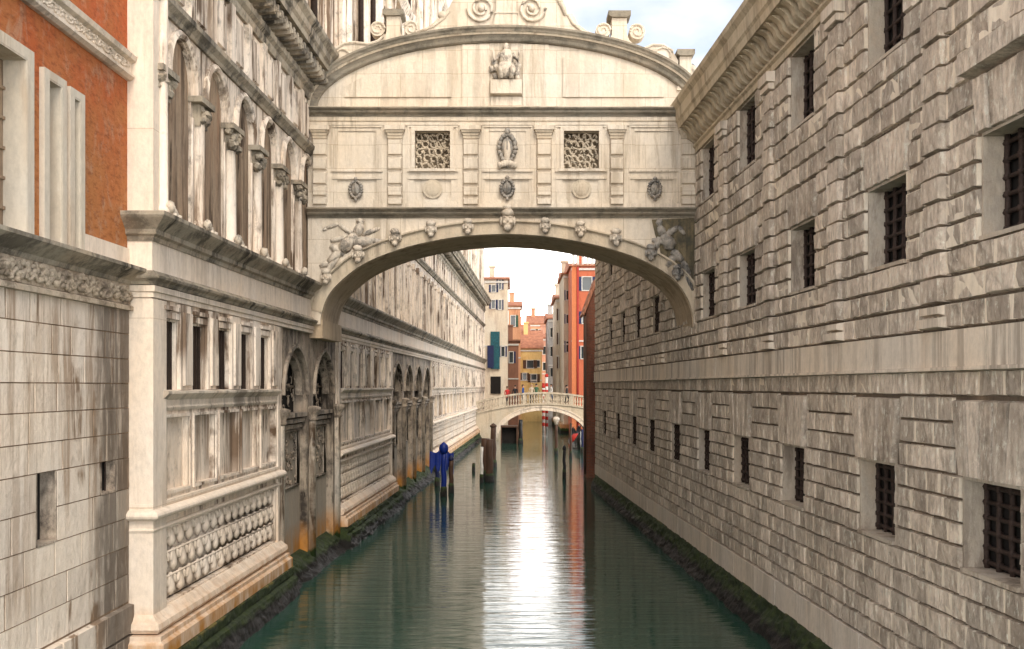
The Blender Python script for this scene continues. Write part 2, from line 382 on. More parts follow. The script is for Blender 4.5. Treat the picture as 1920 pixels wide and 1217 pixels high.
        if recalc:
            b = bmesh.new(); b.from_mesh(me)
            bmesh.ops.remove_doubles(b, verts=b.verts, dist=.0002)
            bmesh.ops.recalc_face_normals(b, faces=b.faces)
            b.to_mesh(me); b.free()
        if smooth: me.polygons.foreach_set('use_smooth', [True] * len(me.polygons))
        me.update()
        o = bpy.data.objects.new(name, me); COL.objects.link(o)
        if parent is not None: o.parent = parent
        if label: o['label'] = label
        return o
def thing(name, label, cat, loc=(0, 0, 0), group=None):
    o = bpy.data.objects.new(name, None); COL.objects.link(o); o.location = loc
    o.empty_display_size = .5; ORG[o.name] = loc
    o['label'] = label; o['category'] = cat
    if group: o['group'] = group
    return o
def tag(o, label, cat, group=None):
    o['label'] = label; o['category'] = cat
    if group: o['group'] = group
    return o

# wall frames : u = depth along the canal, h = height over the water, p = projection into the canal
LA, LB = -6.033, .0313
RA, RB = 5.731, -.0359
OA, OB = -6.13, .0169
def L(u, h, p): return (LA + LB * u + p, u, h)
def RR(u, h, p): return (RA + RB * u - p, u, h)
def O(u, h, p): return (OA + OB * u + p, u, h)
BY = 26.8
def B(u, h, p): return (u, BY - p, h)
def bx(px): return (px - 960) / 72.76
def bh(py): return CAM_H + (HORY - py) / 72.76

def blocks(mb, F, us, hs, holes, lmin, lmax, p, depth, inset, jit=.012, jp=.012, sub=False, gap=.0, gu=None):
    u0, u1 = us
    for c, d in zip(hs, hs[1:]):
        mid = (c + d) / 2
        iv = [(u0, u1)]
        for q in holes:
            if q[2] - .02 < mid < q[3] + .02:
                nv = []
                for a, b in iv:
                    if q[1] <= a or q[0] >= b: nv.append((a, b)); continue
                    if q[0] > a: nv.append((a, q[0]))
                    if q[1] < b: nv.append((q[1], b))
                iv = nv
        for a, b in iv:
            cuts = [a]; x = a
            while x < b:
                x += random.uniform(lmin, lmax)
                if b - x < lmin * .7: x = b
                cuts.append(min(x, b))
            for x0, x1 in zip(cuts, cuts[1:]):
                if x1 - x0 < .05: continue
                pp = p + depth + random.uniform(-jp, jp); tn = random.random()
                i = min(inset, (x1 - x0) * .3); g = gap / 2; gg = (gap if gu is None else gu * random.uniform(.5, 1.3)) / 2
                a0, a1, c0, c1 = x0 + gg, x1 - gg, c + g, d - g
                if not sub:
                    mb.box(F, a0, a1, c0, c1, p - .02, pp, tn, i, i)
                else:
                    nu = 3 if (x1 - x0) > .4 else 2
                    vs = [F(a0, c0, p - .02), F(a1, c0, p - .02), F(a1, c1, p - .02), F(a0, c1, p - .02)]
                    fs = []; base = 4
                    for jy in range(3):
                        for jx in range(nu + 1):
                            uu = a0 + i + (a1 - a0 - 2 * i) * jx / nu; hh = c0 + i + (c1 - c0 - 2 * i) * jy / 2
                            vs.append(F(uu + random.uniform(-jit, jit), hh + random.uniform(-jit, jit), pp + random.uniform(-jit, jit)))
                    W = nu + 1
                    for jy in range(2):
                        for jx in range(nu):
                            q0 = base + jy * W + jx; fs.append((q0, q0 + 1, q0 + 1 + W, q0 + W))
                    fs.append((0, 1) + tuple(base + jx for jx in range(nu, -1, -1)))
                    fs.append((2, 3) + tuple(base + 2 * W + jx for jx in range(0, nu + 1)))
                    fs.append((1, 2, base + 2 * W + nu, base + W + nu, base + nu))
                    fs.append((3, 0, base, base + W, base + 2 * W))
                    mb.add(vs, fs, tn)

def apron(F, u0, u1, prof, du=.25, amp=.05, name='algae', parent=None, mat='algae'):
    # rough ledge of weed and shells sloping into the water; prof [(p,h)]
    mb = MB(); nu = int((u1 - u0) / du); k = 0
    pr = []
    for (a, b), (c, d) in zip(prof, prof[1:]):
        for t in range(4): pr.append((a + (c - a) * t / 4, b + (d - b) * t / 4))
    pr.append(prof[-1]); k = len(pr); vs = []
    for i in range(nu + 1):
        u = u0 + (u1 - u0) * i / nu
        for j, (p, h) in enumerate(pr):
            e = amp * min(1, j / 3) * (mnoise.noise(Vector((u * 1.7, h * 3, p))) * 1.6 + mnoise.noise(Vector((u * 7, h * 9, 3))))
            vs.append(F(u, h + e * .4, p + e))
    fs = [(i * k + j, i * k + j + 1, (i + 1) * k + j + 1, (i + 1) * k + j) for i in range(nu) for j in range(k - 1)]
    mb.add(vs, fs)
    for i, uu in ((0, u0), (nu, u1)):
        mb.add([vs[i * k + j] for j in range(k)] + [F(uu, -.3, pr[0][0] - .3), F(uu, pr[0][1], pr[0][0] - .3)], [tuple(range(k + 2))])
    return mb.build(name, mat, parent, smooth=False, recalc=False)

# ------------------------------------------------------------------ water
mb = MB(); mb.add([(-150, -40, 0), (150, -40, 0), (150, 600, 0), (-150, 600, 0)], [(0, 1, 2, 3)])
o = mb.build('canal_water', 'water'); o['kind'] = 'structure'

# ================================================================== PRISON (right)
PR = thing('prison_building', 'grey brown prison of rough rusticated blocks with barred square windows, right bank of the canal', 'prison building', (RA - .4, 9, 0))
PU0, PU1 = 8.6, 49.0
lowf = [12.17, 15.42, 19.28, 22.88, 26.5, 30.1, 34.2, 37.9, 42.0, 46.3]
upf = [11.71, 15.10, 18.77, 22.4, 26.0, 29.7, 33.3, 36.9, 40.5, 44.1]
DEP = .27
dep = lambda f: DEP if f < 20 else (.20 if f < 28 else .12)
lowW = [(f - 1.33, f, 2.6, 3.71, dep(f)) for f in lowf]
midW = [(f - 1.40, f, 6.39, 7.6, dep(f)) for f in upf]
topW = [(f - 1.36, f, 9.3, 10.72, dep(f)) for f in upf]
allW = lowW + midW + topW
sh = [(h[0] , h[1], h[2], h[3]) for h in allW]
mb = MB(); mb.wall(RR, PU0, PU1, -.4, 10.95, allW, 0)
mb.add([RR(PU1, -.4, 0), RR(PU1, 12, 0), (16, PU1, 12), (16, PU1, -.4)], [(0, 1, 2, 3)])
mb.build('wall', 'rustic_gap', PR)
# rusticated facing
mb = MB()
hlow = [1.13, 1.41, 1.69, 2.0, 2.3, 2.6, 2.88, 3.15, 3.43, 3.71, 4.02, 4.33, 4.64, 4.95]
hup = [5.44, 5.76, 6.08, 6.39, 6.69, 7.0, 7.3, 7.6, 7.94, 8.28, 8.62, 8.96, 9.3, 9.65, 10.0, 10.36, 10.72]
fan = [(a - .18, b + .18, d, 4.5) for a, b, c, d, _ in lowW]
fan2 = [(a - .1, b + .1, 7.6, 8.45) for a, b, c, d, _ in midW]
blocks(mb, RR, (PU0, PU1), hlow, sh[:10] + [(a, b, c, 4.64) for a, b, c, _ in fan], .30, .62, 0, .060, .018, jit=.008, jp=.009, sub=True, gap=.014, gu=.042)
blocks(mb, RR, (PU0, PU1), hup, sh[10:] + [(a, b, c, 8.28) for a, b, c, _ in fan2], .34, .72, 0, .075, .022, jit=.011, jp=.014, sub=True, gap=.018, gu=.05)
# fans of voussoirs over the openings
for (a, b, c, d), top in [((x[0], x[1], x[3], 0), 4.6) for x in lowW] + [((x[0], x[1], x[3], 0), 8.24) for x in midW]:
    n = 5; sp = .17 if top < 5 else .09
    for i in range(n):
        t0, t1 = i / n, (i + 1) / n
        x0, x1 = a + (b - a) * t0, a + (b - a) * t1
        y0, y1 = a - sp + (b - a + 2 * sp) * t0, a - sp + (b - a + 2 * sp) * t1
        hh = top + (.0 if i != 2 else .0)
        g = .006; pq = .085 + random.uniform(-.012, .02); tn = random.random() * .6
        vs = [RR(x0 + g, c, 0), RR(x1 - g, c, 0), RR(y1 - g, hh, 0), RR(y0 + g, hh, 0),
              RR(x0 + g + .018, c + .01, pq), RR(x1 - g - .018, c + .01, pq), RR(y1 - g - .018, hh - .02, pq), RR(y0 + g + .018, hh - .02, pq)]
        mb.add(vs, [(0, 3, 2, 1), (4, 5, 6, 7), (0, 1, 5, 4), (1, 2, 6, 5), (2, 3, 7, 6), (3, 0, 4, 7)], tn)
mb.build('block_facing', 'rustic', PR)
# plinth
mb = MB()
hs_ = [(PU0)]; x = PU0
while x < PU1:
    nx = min(PU1, x + random.uniform(1.3, 2.2)); mb.box(RR, x + .004, nx - .004, .60, 1.12, -.05, .075 + random.uniform(-.004, .004), None, .012, .012); x = nx
mb.build('plinth', 'prison_plinth', PR)
apron(RR, PU0, PU1, [(.07, .64), (.12, .46), (.17, .30), (.26, .14), (.34, -.12)], name='algae_ledge', parent=PR, du=.08, amp=.05)
# band
mb = MB(); x = PU0
while x < PU1:
    nx = min(PU1, x + random.uniform(1.0, 2.1)); mb.box(RR, x + .004, nx - .004, 4.98, 5.43, -.05, .11 + random.uniform(-.003, .003), None, .008, .008); x = nx
mb.sweep([RR(PU0, 0, 0)[:2], RR(PU1, 0, 0)[:2]], [(0, 4.93), (.14, 4.945), (.14, 4.985), (0, 5.0)], side=-1)
mb.build('string_course', 'prison_smooth', PR)
# pale mortar of the upright joints, one strip along every course
mb = MB()
for hs_, hol, dp in ((hlow, sh[:10] + [(a, b, c, 4.64) for a, b, c, _ in fan], .046), (hup, sh[10:] + [(a, b, c, 8.28) for a, b, c, _ in fan2], .060)):
    for c, d in zip(hs_, hs_[1:]):
        iv = [(PU0, PU1)]
        for q in hol:
            if q[2] - .02 < (c + d) / 2 < q[3] + .02:
                nv = []
                for a, b in iv:
                    if q[1] <= a or q[0] >= b: nv.append((a, b)); continue
                    if q[0] > a: nv.append((a, q[0]))
                    if q[1] < b: nv.append((q[1], b))
                iv = nv
        for a, b in iv: mb.box(RR, a + .03, b - .03, c + .026, d - .026, -.02, dp)
mb.build('mortar_joints', 'mortar_pale', PR)
# windows
def prison_window(a, b, c, d, e):
    wm = MB()
    # reveal lining flush with the opening, standing a little proud of the rubble
    t = .035
    wm.box(RR, a - .002, a + t, c, d, -e, .02); wm.box(RR, b - t, b, c, d, -e, .02)
    wm.box(RR, a + t, b - t, d - t, d, -e, .03); wm.box(RR, a + t, b - t, c, c + .05, -e, .07)
    fr = wm.build('window', 'jamb', PR)
    g = MB(); n = 5; q = -e + .05
    for i in range(n):
        u = a + .1 + (b - a - .2) * i / (n - 1)
        g.tube([RR(u + random.uniform(-.01, .01), c + (d - c) * j / 4, q + random.uniform(-.008, .008)) for j in range(5)], .034, 6)
    for i in range(6):
        h = c + .12 + (d - c - .24) * i / 5
        g.tube([RR(a + .03, h, q), RR(b - .03, h, q)], .028, 6)
        for j in range(n): g.blob(RR(a + .1 + (b - a - .2) * j / (n - 1), h, q), (.055, .055, .055), n=6)
    g.build('grille', 'iron', fr, smooth=True)
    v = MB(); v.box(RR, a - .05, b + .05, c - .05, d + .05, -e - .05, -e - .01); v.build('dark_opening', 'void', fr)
for q in allW: prison_window(*q)
# heavy lintel with shaded recess over the nearest middle window
mb = MB(); mb.box(RR, 10.2, 11.95, 8.28, 8.58, -.02, .20, .2, .02, .03); mb.build('lintel', 'rustic', PR)
# pilasters of the upper floors
for z0 in [12.5, 15.99, 19.67, 23.3, 31.0, 34.6, 38.2, 41.8, 45.6]:
    z1 = z0 + .50; m2 = MB()
    for i, (c, d) in enumerate(zip(hup[1:], hup[2:])):
        m2.box(RR, z0, z1, c + .006, d - .006, -.02, (.135 if i % 2 else .165) + random.uniform(-.008, .008), random.random() * .6, .012, .016)
    pl = m2.build('pilaster', 'rustic', PR)
    m3 = MB(); m3.box(RR, z0 - .07, z1 + .07, 5.45, 5.60, 0, .19, None, .02, .02); m3.box(RR, z0 - .03, z1 + .03, 5.60, 5.75, 0, .17, None, .03, .03)
    m3.build('base', 'prison_smooth', pl)
    m3 = MB(); m3.box(RR, z0 - .03, z1 + .03, 10.38, 10.5, 0, .19, None, .01, .01); m3.box(RR, z0 - .07, z1 + .07, 10.5, 10.715, 0, .23, None, .02, .02)
    m3.build('capital', 'prison_smooth', pl)
# cornice with scrolled brackets
mb = MB(); rp = [RR(PU0, 0, 0)[:2], RR(PU1, 0, 0)[:2]]
mb.sweep(rp, [(-.3, 10.72), (.09, 10.72), (.09, 10.84), (.14, 10.88), (.14, 10.93), (-.3, 10.95)], side=-1)
mb.sweep(rp, [(-.3, 10.94), (.06, 10.95), (.06, 11.32), (.50, 11.36), (.52, 11.5), (.56, 11.56), (.58, 11.8), (.66, 11.9), (.68, 12.0), (-8, 12.3), (-8, 10.94)], side=-1)
co = mb.build('cornice', 'prison_cornice', PR)
u = 9.2
k = 0
while u < 45 and k < 99:
    m2 = MB(); pts = []
    for i in range(9):
        t = i / 8; pts.append((.08 + .40 * (t ** 1.0) + .05 * math.sin(t * 2 * math.pi), 10.96 + .38 * t))
    outl = [(.02, 10.94)] + pts + [(.02, 11.345)]
    n = len(outl); vs = [RR(u, h, p) for p, h in outl] + [RR(u + .17, h, p) for p, h in outl]
    m2.add(vs, [tuple(range(n)), tuple(range(2 * n - 1, n - 1, -1))] + [(i, (i + 1) % n, n + (i + 1) % n, n + i) for i in range(n)])
    m2.build('bracket', 'prison_cornice', co)
    u += .37; k += 1

# ================================================================== ORANGE BUILDING (left foreground)
OB_ = thing('orange_building', 'orange plastered building over pale stone base with white framed windows, left foreground', 'building', (OA, 12, 0))
OU0, OU1 = 7.5, 15.90
so_holes = [(12.9, 13.46, 2.75, 3.67, .20), (14.85, 15.36, 3.2, 3.67, .12)]
mb = MB(); mb.wall(O, OU0, OU1, -.3, 6.0, so_holes, 0)
mb.build('lower_wall', 'joint', OB_)
mb = MB()
blocks(mb, O, (OU0, OU1), [1.47, 1.9, 2.32, 2.75, 3.2, 3.67, 4.05, 4.43, 4.8, 5.17, 5.55, 5.93], [h[:4] for h in so_holes], .55, 1.15, 0, .012, .003, jit=.001, jp=.003, sub=False, gap=.011, gu=.034)
blocks(mb, O, (OU0, OU1), [-.3, .5, 1.0, 1.45], [], .8, 1.5, 0, .09, .02, jp=.003, gap=.006)
mb.build('stone_facing', 'ashlar', OB_)
for a, b, c, d, e in so_holes:
    m2 = MB(); m2.box(O, a, a + .02, c, d, -e, .012); m2.box(O, b - .02, b, c, d, -e, .012); m2.box(O, a, b, c, c + .03, -e, .02)
    ww = m2.build('window', 'jamb_grimy', OB_, label='narrow slit opening in the stone base')
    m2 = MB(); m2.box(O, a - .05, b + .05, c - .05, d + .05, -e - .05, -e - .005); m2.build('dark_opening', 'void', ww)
    m2 = MB()
    for q in range(3): m2.tube([O(a + .1 + q * .13, c, -e + .04), O(a + .1 + q * .13, d, -e + .04)], .014)
    m2.build('bars', 'iron', ww)
# upper wall
uw = [(11.7, 12.60, 6.55, 8.72, .26), (13.17, 13.54, 6.55, 8.66, .26), (13.90, 14.10, 6.55, 8.63, .26)]
mb = MB(); mb.wall(O, OU0, OU1, 5.9, 14.0, uw, -.02); mb.add([O(OU1, 5.9, -.02), O(OU1, 14, -.02), (-20, OU1, 14), (-20, OU1, 5.9)], [(0, 1, 2, 3)])
mb.build('upper_wall', 'plaster', OB_)
mb = MB(); mb.box(O, 14.22, OU1 - .002, 6.5, 6.86, -.1, .012); mb.build('base_strip', 'marble_clean', OB_)
for a, b, c, d, e in uw:
    m2 = MB(); t = .17 if b - a > .5 else .13
    for (x0, x1, y0, y1) in ((a - t, a, c, d + t * .8), (b, b + t, c, d + t * .8), (a, b, d, d + t * .8)):
        m2.box(O, x0, x1, y0, y1, -.05, .05)
    m2.box(O, a, a + .02, c, d, -e, .046); m2.box(O, b - .02, b, c, d, -e, .046); m2.box(O, a + .02, b - .02, d - .02, d, -e, .046)
    m2.box(O, a, b, c, c + .05, -e, .06)
    ww = m2.build('window', 'paleframe', OB_)
    m2 = MB(); m2.box(O, a + .01, b - .01, c, d - .01, -e - .05, -e + .02)
    for q in range(1, 6): m2.box(O, a, b, c + (d - c) * q / 6 - .02, c + (d - c) * q / 6 + .02, -e + .02, -e + .05)
    m2.build('shutter', 'brownwood', ww)
pth = [O(OU0, 0, 0)[:2], O(OU1 - .01, 0, 0)[:2]]
mb = MB()
mb.sweep(pth, [(-.1, 6.30), (.05, 6.30), (.08, 6.36), (.17, 6.42), (.24, 6.47), (.28, 6.50), (.28, 6.55), (.22, 6.57), (-.1, 6.6)])
mb.build('cornice', 'moulding', OB_)
mb = MB(); mb.sweep(pth, [(-.1, 5.90), (.08, 5.91), (.08, 5.97), (.05, 5.99), (-.1, 6.0)]); mb.sweep(pth, [(-.1, 6.0), (.035, 6.0), (.035, 6.3), (-.1, 6.3)])
fz = mb.build('frieze', 'frieze_stone', OB_)
def foliage_frieze(F, u0, u1, h0, h1, p, parent, mat, step=.16, rr=.03):
    m2 = MB(); u = u0; i = 0; H = h1 - h0
    while u < u1:
        c = (h0 + h1) / 2; s = 1 if i % 2 else -1
        pts = [F(u + .12 * math.cos(t) * (1 - t / 9), c + s * H * .34 * math.sin(t) * (1 - t / 9), p) for t in [q * .55 for q in range(11)]]
        m2.tube(pts, [rr * (1 - q / 14) for q in range(11)], 5)
        for q in range(3):
            m2.blob(F(u + random.uniform(-.08, .08), c + random.uniform(-.36, .36) * H, p), (rr * 1.1, rr * 1.6, rr * 1.3), rot=random.random() * 3, n=6)
        u += step; i += 1
    return m2.build('carved_relief', mat, parent, smooth=True)
foliage_frieze(O, 9.5, OU1 - .1, 5.99, 6.30, .05, fz, 'frieze_stone', step=.12, rr=.038)
mb = MB(); mb.sweep(pth, [(-.1, 9.42), (.04, 9.42), (.1, 9.46), (.1, 9.5), (.05, 9.53), (.05, 9.68), (.12, 9.71), (.14, 9.78), (-.1, 9.8)])
sc_ = mb.build('string_course', 'moulding_pale', OB_)
foliage_frieze(O, 9.5, OU1 - .1, 9.52, 9.69, .055, sc_, 'moulding_pale', step=.15, rr=.02)

# ================================================================== PALACE (left)
PA = thing('palace', 'long pale marble palace with pointed water gates and column arcade, left bank of the canal', 'palace', (LA, 16, 0))
C0 = 15.94; C1 = 104.0
cornerx = L(C0, 0, 0)[0]
lp = [(-9.0, C0), (cornerx, C0), L(C1, 0, 0)[:2]]
# masses
mb = MB()
mb.add([(-30, C0 + .02, -.3), (L(C0, 0, -.6)[0], C0 + .02, -.3), (L(C0, 0, -.6)[0], C0 + .02, 28), (-30, C0 + .02, 28)], [(0, 1, 2, 3)])
mb.wall(L, C0, C1, -.3, 7.2, [], -.62)
mb.wall(L, C0, C1, 7.2, 28.0, [], -.5)
mb.add([L(C1, -.3, .0), L(C1, 28, .0), (-30, C1, 28), (-30, C1, -.3)], [(0, 1, 2, 3)])
mb.build('core_wall', 'marble_far', PA)
# end face near camera between plaster building and corner
mb = MB()
mb.box(lambda u, h, p: (u, C0 - p, h), -6.3, cornerx, -.3, 13.0, -.5, 0)
mb.box(L, C0 - .0, C0 + .52, 1.15, 6.1, -.3, .05)
mb.box(L, C0 - .0, C0 + .45, 7.42, 12.2, -.3, .05)
mb.box(lambda u, h, p: (u, C0 - p, h), -6.0, cornerx + .05, 1.15, 6.1, -.1, .04)
mb.box(lambda u, h, p: (u, C0 - p, h), -5.93, cornerx + .05, 7.42, 12.2, -.1, .04)
mb.build('corner_pilaster', 'marble_clean', PA)
mb = MB(); mb.lathe((cornerx + .08, C0 + .30, 7.45), [(.12, 0), (.12, .08), (.085, .12), (.08, 2.0), (.08, 4.5)], 10)
mb.build('corner_colonnette', 'marble', PA, smooth=True)

def shells(u0, u1, h0, h1, parent):
    m2 = MB(); m2.wall(L, u0, u1, h0, h1, [], -.12)
    for a, b in ((u0, u0 + .03), (u1 - .03, u1)): m2.box(L, a, b, h0, h1, -.12, .0)
    rows = 3; H = (h1 - h0) / rows; n = max(3, int((u1 - u0) / .42)); W = (u1 - u0) / n
    for r in range(rows):
        hc = h0 + H * r; m2.tube([L(u0, hc + H - .02, -.06), L(u1, hc + H - .02, -.06)], .018, 6)
        for i in range(n):
            u = u0 + W * (i + .5 + (.5 if r % 2 else 0) - .25 * (r % 2))
            if u > u1 - .1: continue
            c = L(u, hc + H * .40, -.08)
            j = random.uniform(.9, 1.1)
            # drop: wide body and a narrow neck
            m2.lathe((c[0], c[1], hc + .03), [(.02, 0), (W * .16 * j, .03), (W * .27 * j, .08), (W * .28 * j, .13), (W * .21, .22), (W * .11, H - .08), (W * .16, H - .04), (.03, H - .02)], 8, sx=.55)
            for q in (-1, 1): m2.blob(L(u + q * W * .33, hc + H * .72, -.07), (.05, .035, .11), rot=q * .35, n=6, axis='X')
    return m2.build('carved_balustrade', 'shell_stone', parent, smooth=True)

def panel_zone(z0, z1, n, mat='marble', near=True, strip0=.38):
    s0 = z0 + strip0; s1 = z1 - .36
    W = (s1 - s0) / n
    holes = []; panels = []; wins = []
    for i in range(n):
        a = s0 + W * i
        pn = (a + .12, a + W - .12, 3.08, 4.26, .10, True); panels.append(pn)
    nw = max(n, int(round((s1 - s0) / 1.38))); WW = (s1 - s0) / nw
    for i in range(nw):
        a = s0 + WW * i + .02
        wins.append((a + .06, a + .06 + .60, 4.70, 5.80, .085))
    mb = MB(); mb.wall(L, z0, z1, 1.1, 6.14, [(s0 - .02, s1 + .02, 1.30, 2.52, .12)] + panels + wins, 0)
    mb.box(L, z0, z0 + .04, 1.0, 6.1, -.6, -.001); mb.box(L, z1 - .04, z1, 1.0, 6.1, -.6, -.001)
    # frames of the panels, strips between windows
    for a, b, c, d, e, _ in panels:
        mb.box(L, a - .05, a, c - .05, d + .05, -.01, .035); mb.box(L, b, b + .05, c - .05, d + .05, -.01, .035)
        mb.box(L, a, b, d, d + .05, -.01, .035); mb.box(L, a, b, c - .05, c, -.01, .035)
    for (a, b, c, d, e), nxt in zip(wins, wins[1:] + [None]):
        x1 = nxt[0] - .04 if nxt else s1 + .1
        mb.box(L, b + .05, x1 - .12, 4.70, 6.1, -.02, .06, None, .01, 0)
        mb.box(L, b + .16, x1 - .22, 4.76, 5.98, .06, .10, None, .01, .01)
        mb.box(L, a - .05, b + .05, 5.84, 5.94, -.01, .05)
        mb.box(L, a - .05, b + .05, 5.97, 6.04, -.01, .075)
    mb.box(L, z1 - .34, z1 - .02, 1.2, 6.1, -.02, .05)
    if z0 > 20: mb.box(L, z0 + .02, z0 + .32, 1.2, 6.1, -.02, .05)
    ps = mb.build('facade_section', mat, PA)
    a0, a1 = L(z0 + (.0 if z0 > 20 else .45), 0, 0)[:2], L(z1, 0, 0)[:2]
    m2 = MB(); m2.sweep([L(s0, 0, 0)[:2], L(s1, 0, 0)[:2]], [(-.02, 4.36), (.03, 4.37), (.05, 4.42), (.03, 4.45), (.03, 4.54), (.09, 4.60), (.13, 4.64), (.13, 4.68), (-.02, 4.70)])
    m2.build('window_sill', 'moulding_pale', ps)
    for a, b, c, d, e in wins:
        m2 = MB(); m2.wall(L, a, b, c, d, [], -e + .02)
        ww = m2.build('window', 'oldpane', ps, recalc=False)
        m2 = MB()
        for q in range(3): m2.tube([L(a + .15 * (q + 1), c, -e + .05), L(a + .15 * (q + 1), d, -e + .05)], .014, 5)
        m2.build('bars', 'iron', ww)
    shells(s0, s1, 1.32, 2.50, ps)
    return ps
# ledges that return round the near corner
lpA = [(-5.95, C0), (cornerx, C0), L(23.68, 0, 0)[:2]]
def ledges(path, z0):
    m2 = MB(); m2.sweep(path, [(-.05, .98), (.16, 1.0), (.20, 1.06), (.18, 1.14), (.12, 1.18), (.05, 1.26), (-.05, 1.28)])
    m2.sweep(path, [(-.05, .66), (.30, .66), (.30, .86), (.24, .90), (.24, .97), (-.05, .985)])
    m2.build('base_ledge', 'marble_clean', PA)
    m2 = MB(); pr = [(-.05, 2.68)] + [(.03 + .14 * math.sin(t), 2.78 - .085 * math.cos(t)) for t in [q * math.pi / 8 for q in range(9)]] + [(.05, 2.90), (.05, 2.95), (-.05, 2.97)]
    m2.sweep(path, pr); m2.sweep(path, [(-.05, 2.50), (.05, 2.51), (.07, 2.55), (.04, 2.58), (-.05, 2.6)])
    m2.build('roll_moulding', 'marble_clean', PA)
ledges(lpA, C0)
ledges([L(30.3, 0, 0)[:2], L(41.0, 0, 0)[:2]], 30)
ledges([L(55.3, 0, 0)[:2], L(C1 - .1, 0, 0)[:2]], 55)
panel_zone(C0 + .02, 23.70, 5, 'marble')
panel_zone(30.2, 41.05, 5, 'marble_streaked')
panel_zone(55.2, 78.0, 9, 'marble_far')
panel_zone(78.0, C1 - .05, 10, 'marble_far')
# tide line
apr = [(.24, .67), (.31, .63), (.31, .50), (.29, .44), (.38, .40), (.40, .24), (.45, .12), (.50, -.14)]
apron(L, C0 - .05, 23.75, apr, name='algae_ledge', parent=PA, du=.06, amp=.03)
apron(L, 30.2, 41.1, apr, name='algae_ledge', parent=PA, du=.15, amp=.07)
apron(L, 55.2, C1, apr, name='algae_ledge', parent=PA, du=.3, amp=.08)
apron(L, 23.7, 30.25, [(-.25, .60), (-.02, .46), (.08, .34), (.18, .16), (.28, .02), (.34, -.14)], name='algae_ledge', parent=PA, du=.09, amp=.06)
apron(L, 41.0, 55.3, [(-.25, .60), (-.02, .46), (.08, .34), (.2, .16), (.34, .02), (.4, -.14)], name='algae_ledge', parent=PA, du=.12, amp=.08)

def pointed(a, b, hs, ht, n=9):
    w_ = b - a; pts = []
    for i in range(n + 1):
        t = i / n; pts.append((b - (w_ / 2) * (1 - math.cos(t * math.pi / 2 * .9)) * 1.0 / (1 - math.cos(math.pi / 2 * .9)), hs + (ht - hs) * math.sin(t * math.pi / 2 * .9) / math.sin(math.pi / 2 * .9)))
    left = [(a + b - u, h) for u, h in pts[::-1]][1:]
    return pts + left          # from right spring over the point to left spring
def gates(z0, z1, n):
    W = (z1 - z0) / n
    mb = MB(); tr = []
    for i in range(n):
        a = z0 + W * i; b = a + W; oa, ob = a + .20 * W / 2, b - .20 * W / 2
        arch = pointed(oa, ob, 4.55, 5.78)
        mb.prism(L, [(a, 6.14), (b, 6.14), (b, 4.55)] + arch + [(a, 4.55)], -.42, -.04)
        for x0, x1 in ((a, oa), (ob, b)): mb.box(L, x0, x1, -.2, 4.55, -.42, -.04)
        # archivolt roll
        mb.arc(L, arch, [(-.02, -.06), (.07, -.06), (.07, .03), (-.02, .03)])
        arch2 = pointed(oa + .12, ob - .12, 4.55, 5.62)
        mb.arc(L, arch2, [(-.02, -.3), (.12, -.3), (.12, -.12), (-.02, -.12)])
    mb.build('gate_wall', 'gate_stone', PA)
    for i in range(n + 1):
        z = z0 + W * i; m2 = MB()
        c = L(z, 0, -.02); m2.lathe((c[0], c[1], -.2), [(.13, 0), (.13, 4.2), (.16, 4.24), (.12, 4.3)], 10)
        cl = m2.build('pier_shaft', 'marble_streaked' if n == 2 else 'gate_stone', PA, smooth=True)
        m2 = MB(); m2.lathe((c[0], c[1], 3.85), [(.13, 0), (.19, .05), (.15, .1), (.2, .2), (.26, .3), (.26, .36), (.14, .4)], 10); m2.build('capital', 'gate_stone', cl, smooth=True)
    for i in range(n):
        a = z0 + W * i + .1 * W; b = a + .8 * W
        m2 = MB(); m2.wall(L, a, b, -.2, 3.9, [(a + .22, b - .22, 2.3, 3.62, .05, True)], -.24)
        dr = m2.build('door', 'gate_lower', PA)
        m2 = MB()
        for x0, x1, y0, y1 in ((a + .16, a + .22, 2.24, 3.68), (b - .22, b - .16, 2.24, 3.68), (a + .22, b - .22, 3.62, 3.68), (a + .22, b - .22, 2.24, 2.3)): m2.box(L, x0, x1, y0, y1, -.26, -.20)
        for q in range(46 if n == 2 else 24):
            u_, h_ = random.uniform(a + .28, b - .28), random.uniform(2.36, 3.56); r_ = random.uniform(.04, .10)
            pts = [L(u_ + r_ * math.cos(t), h_ + r_ * math.sin(t), -.265) for t in [k_ * .7 + q for k_ in range(7)]]
            m2.tube(pts, .022, 5)
        m2.build('carved_panel', 'gate_stone', dr, smooth=True)
        m2 = MB(); m2.box(L, a, b, 3.72, 3.82, -.3, -.14); m2.box(L, a, b, 3.86, 3.95, -.3, -.08); m2.box(L, a, b, 4.0, 4.10, -.3, -.03)
        m2.build('transom', 'gate_stone', dr)
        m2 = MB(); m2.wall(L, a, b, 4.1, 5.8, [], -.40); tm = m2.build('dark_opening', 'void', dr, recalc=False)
        m2 = MB()
        for q in range(34 if n == 2 else 14):
            u_, h_ = random.uniform(a + .1, b - .1), random.uniform(4.15, 5.3); r_ = random.uniform(.06, .16)
            m2.tube([L(u_ + r_ * math.cos(t), h_ + r_ * math.sin(t), -.36) for t in [k_ * .6 + q for k_ in range(7)]], .016, 5)
        m2.tube([L(a, 4.75, -.34), L(b, 4.75, -.34)], .03, 6)
        m2.build('lattice', 'gate_stone', dr, smooth=True)
gates(23.72, 30.2, 3 - 1)
gates(41.05, 55.2, 4)
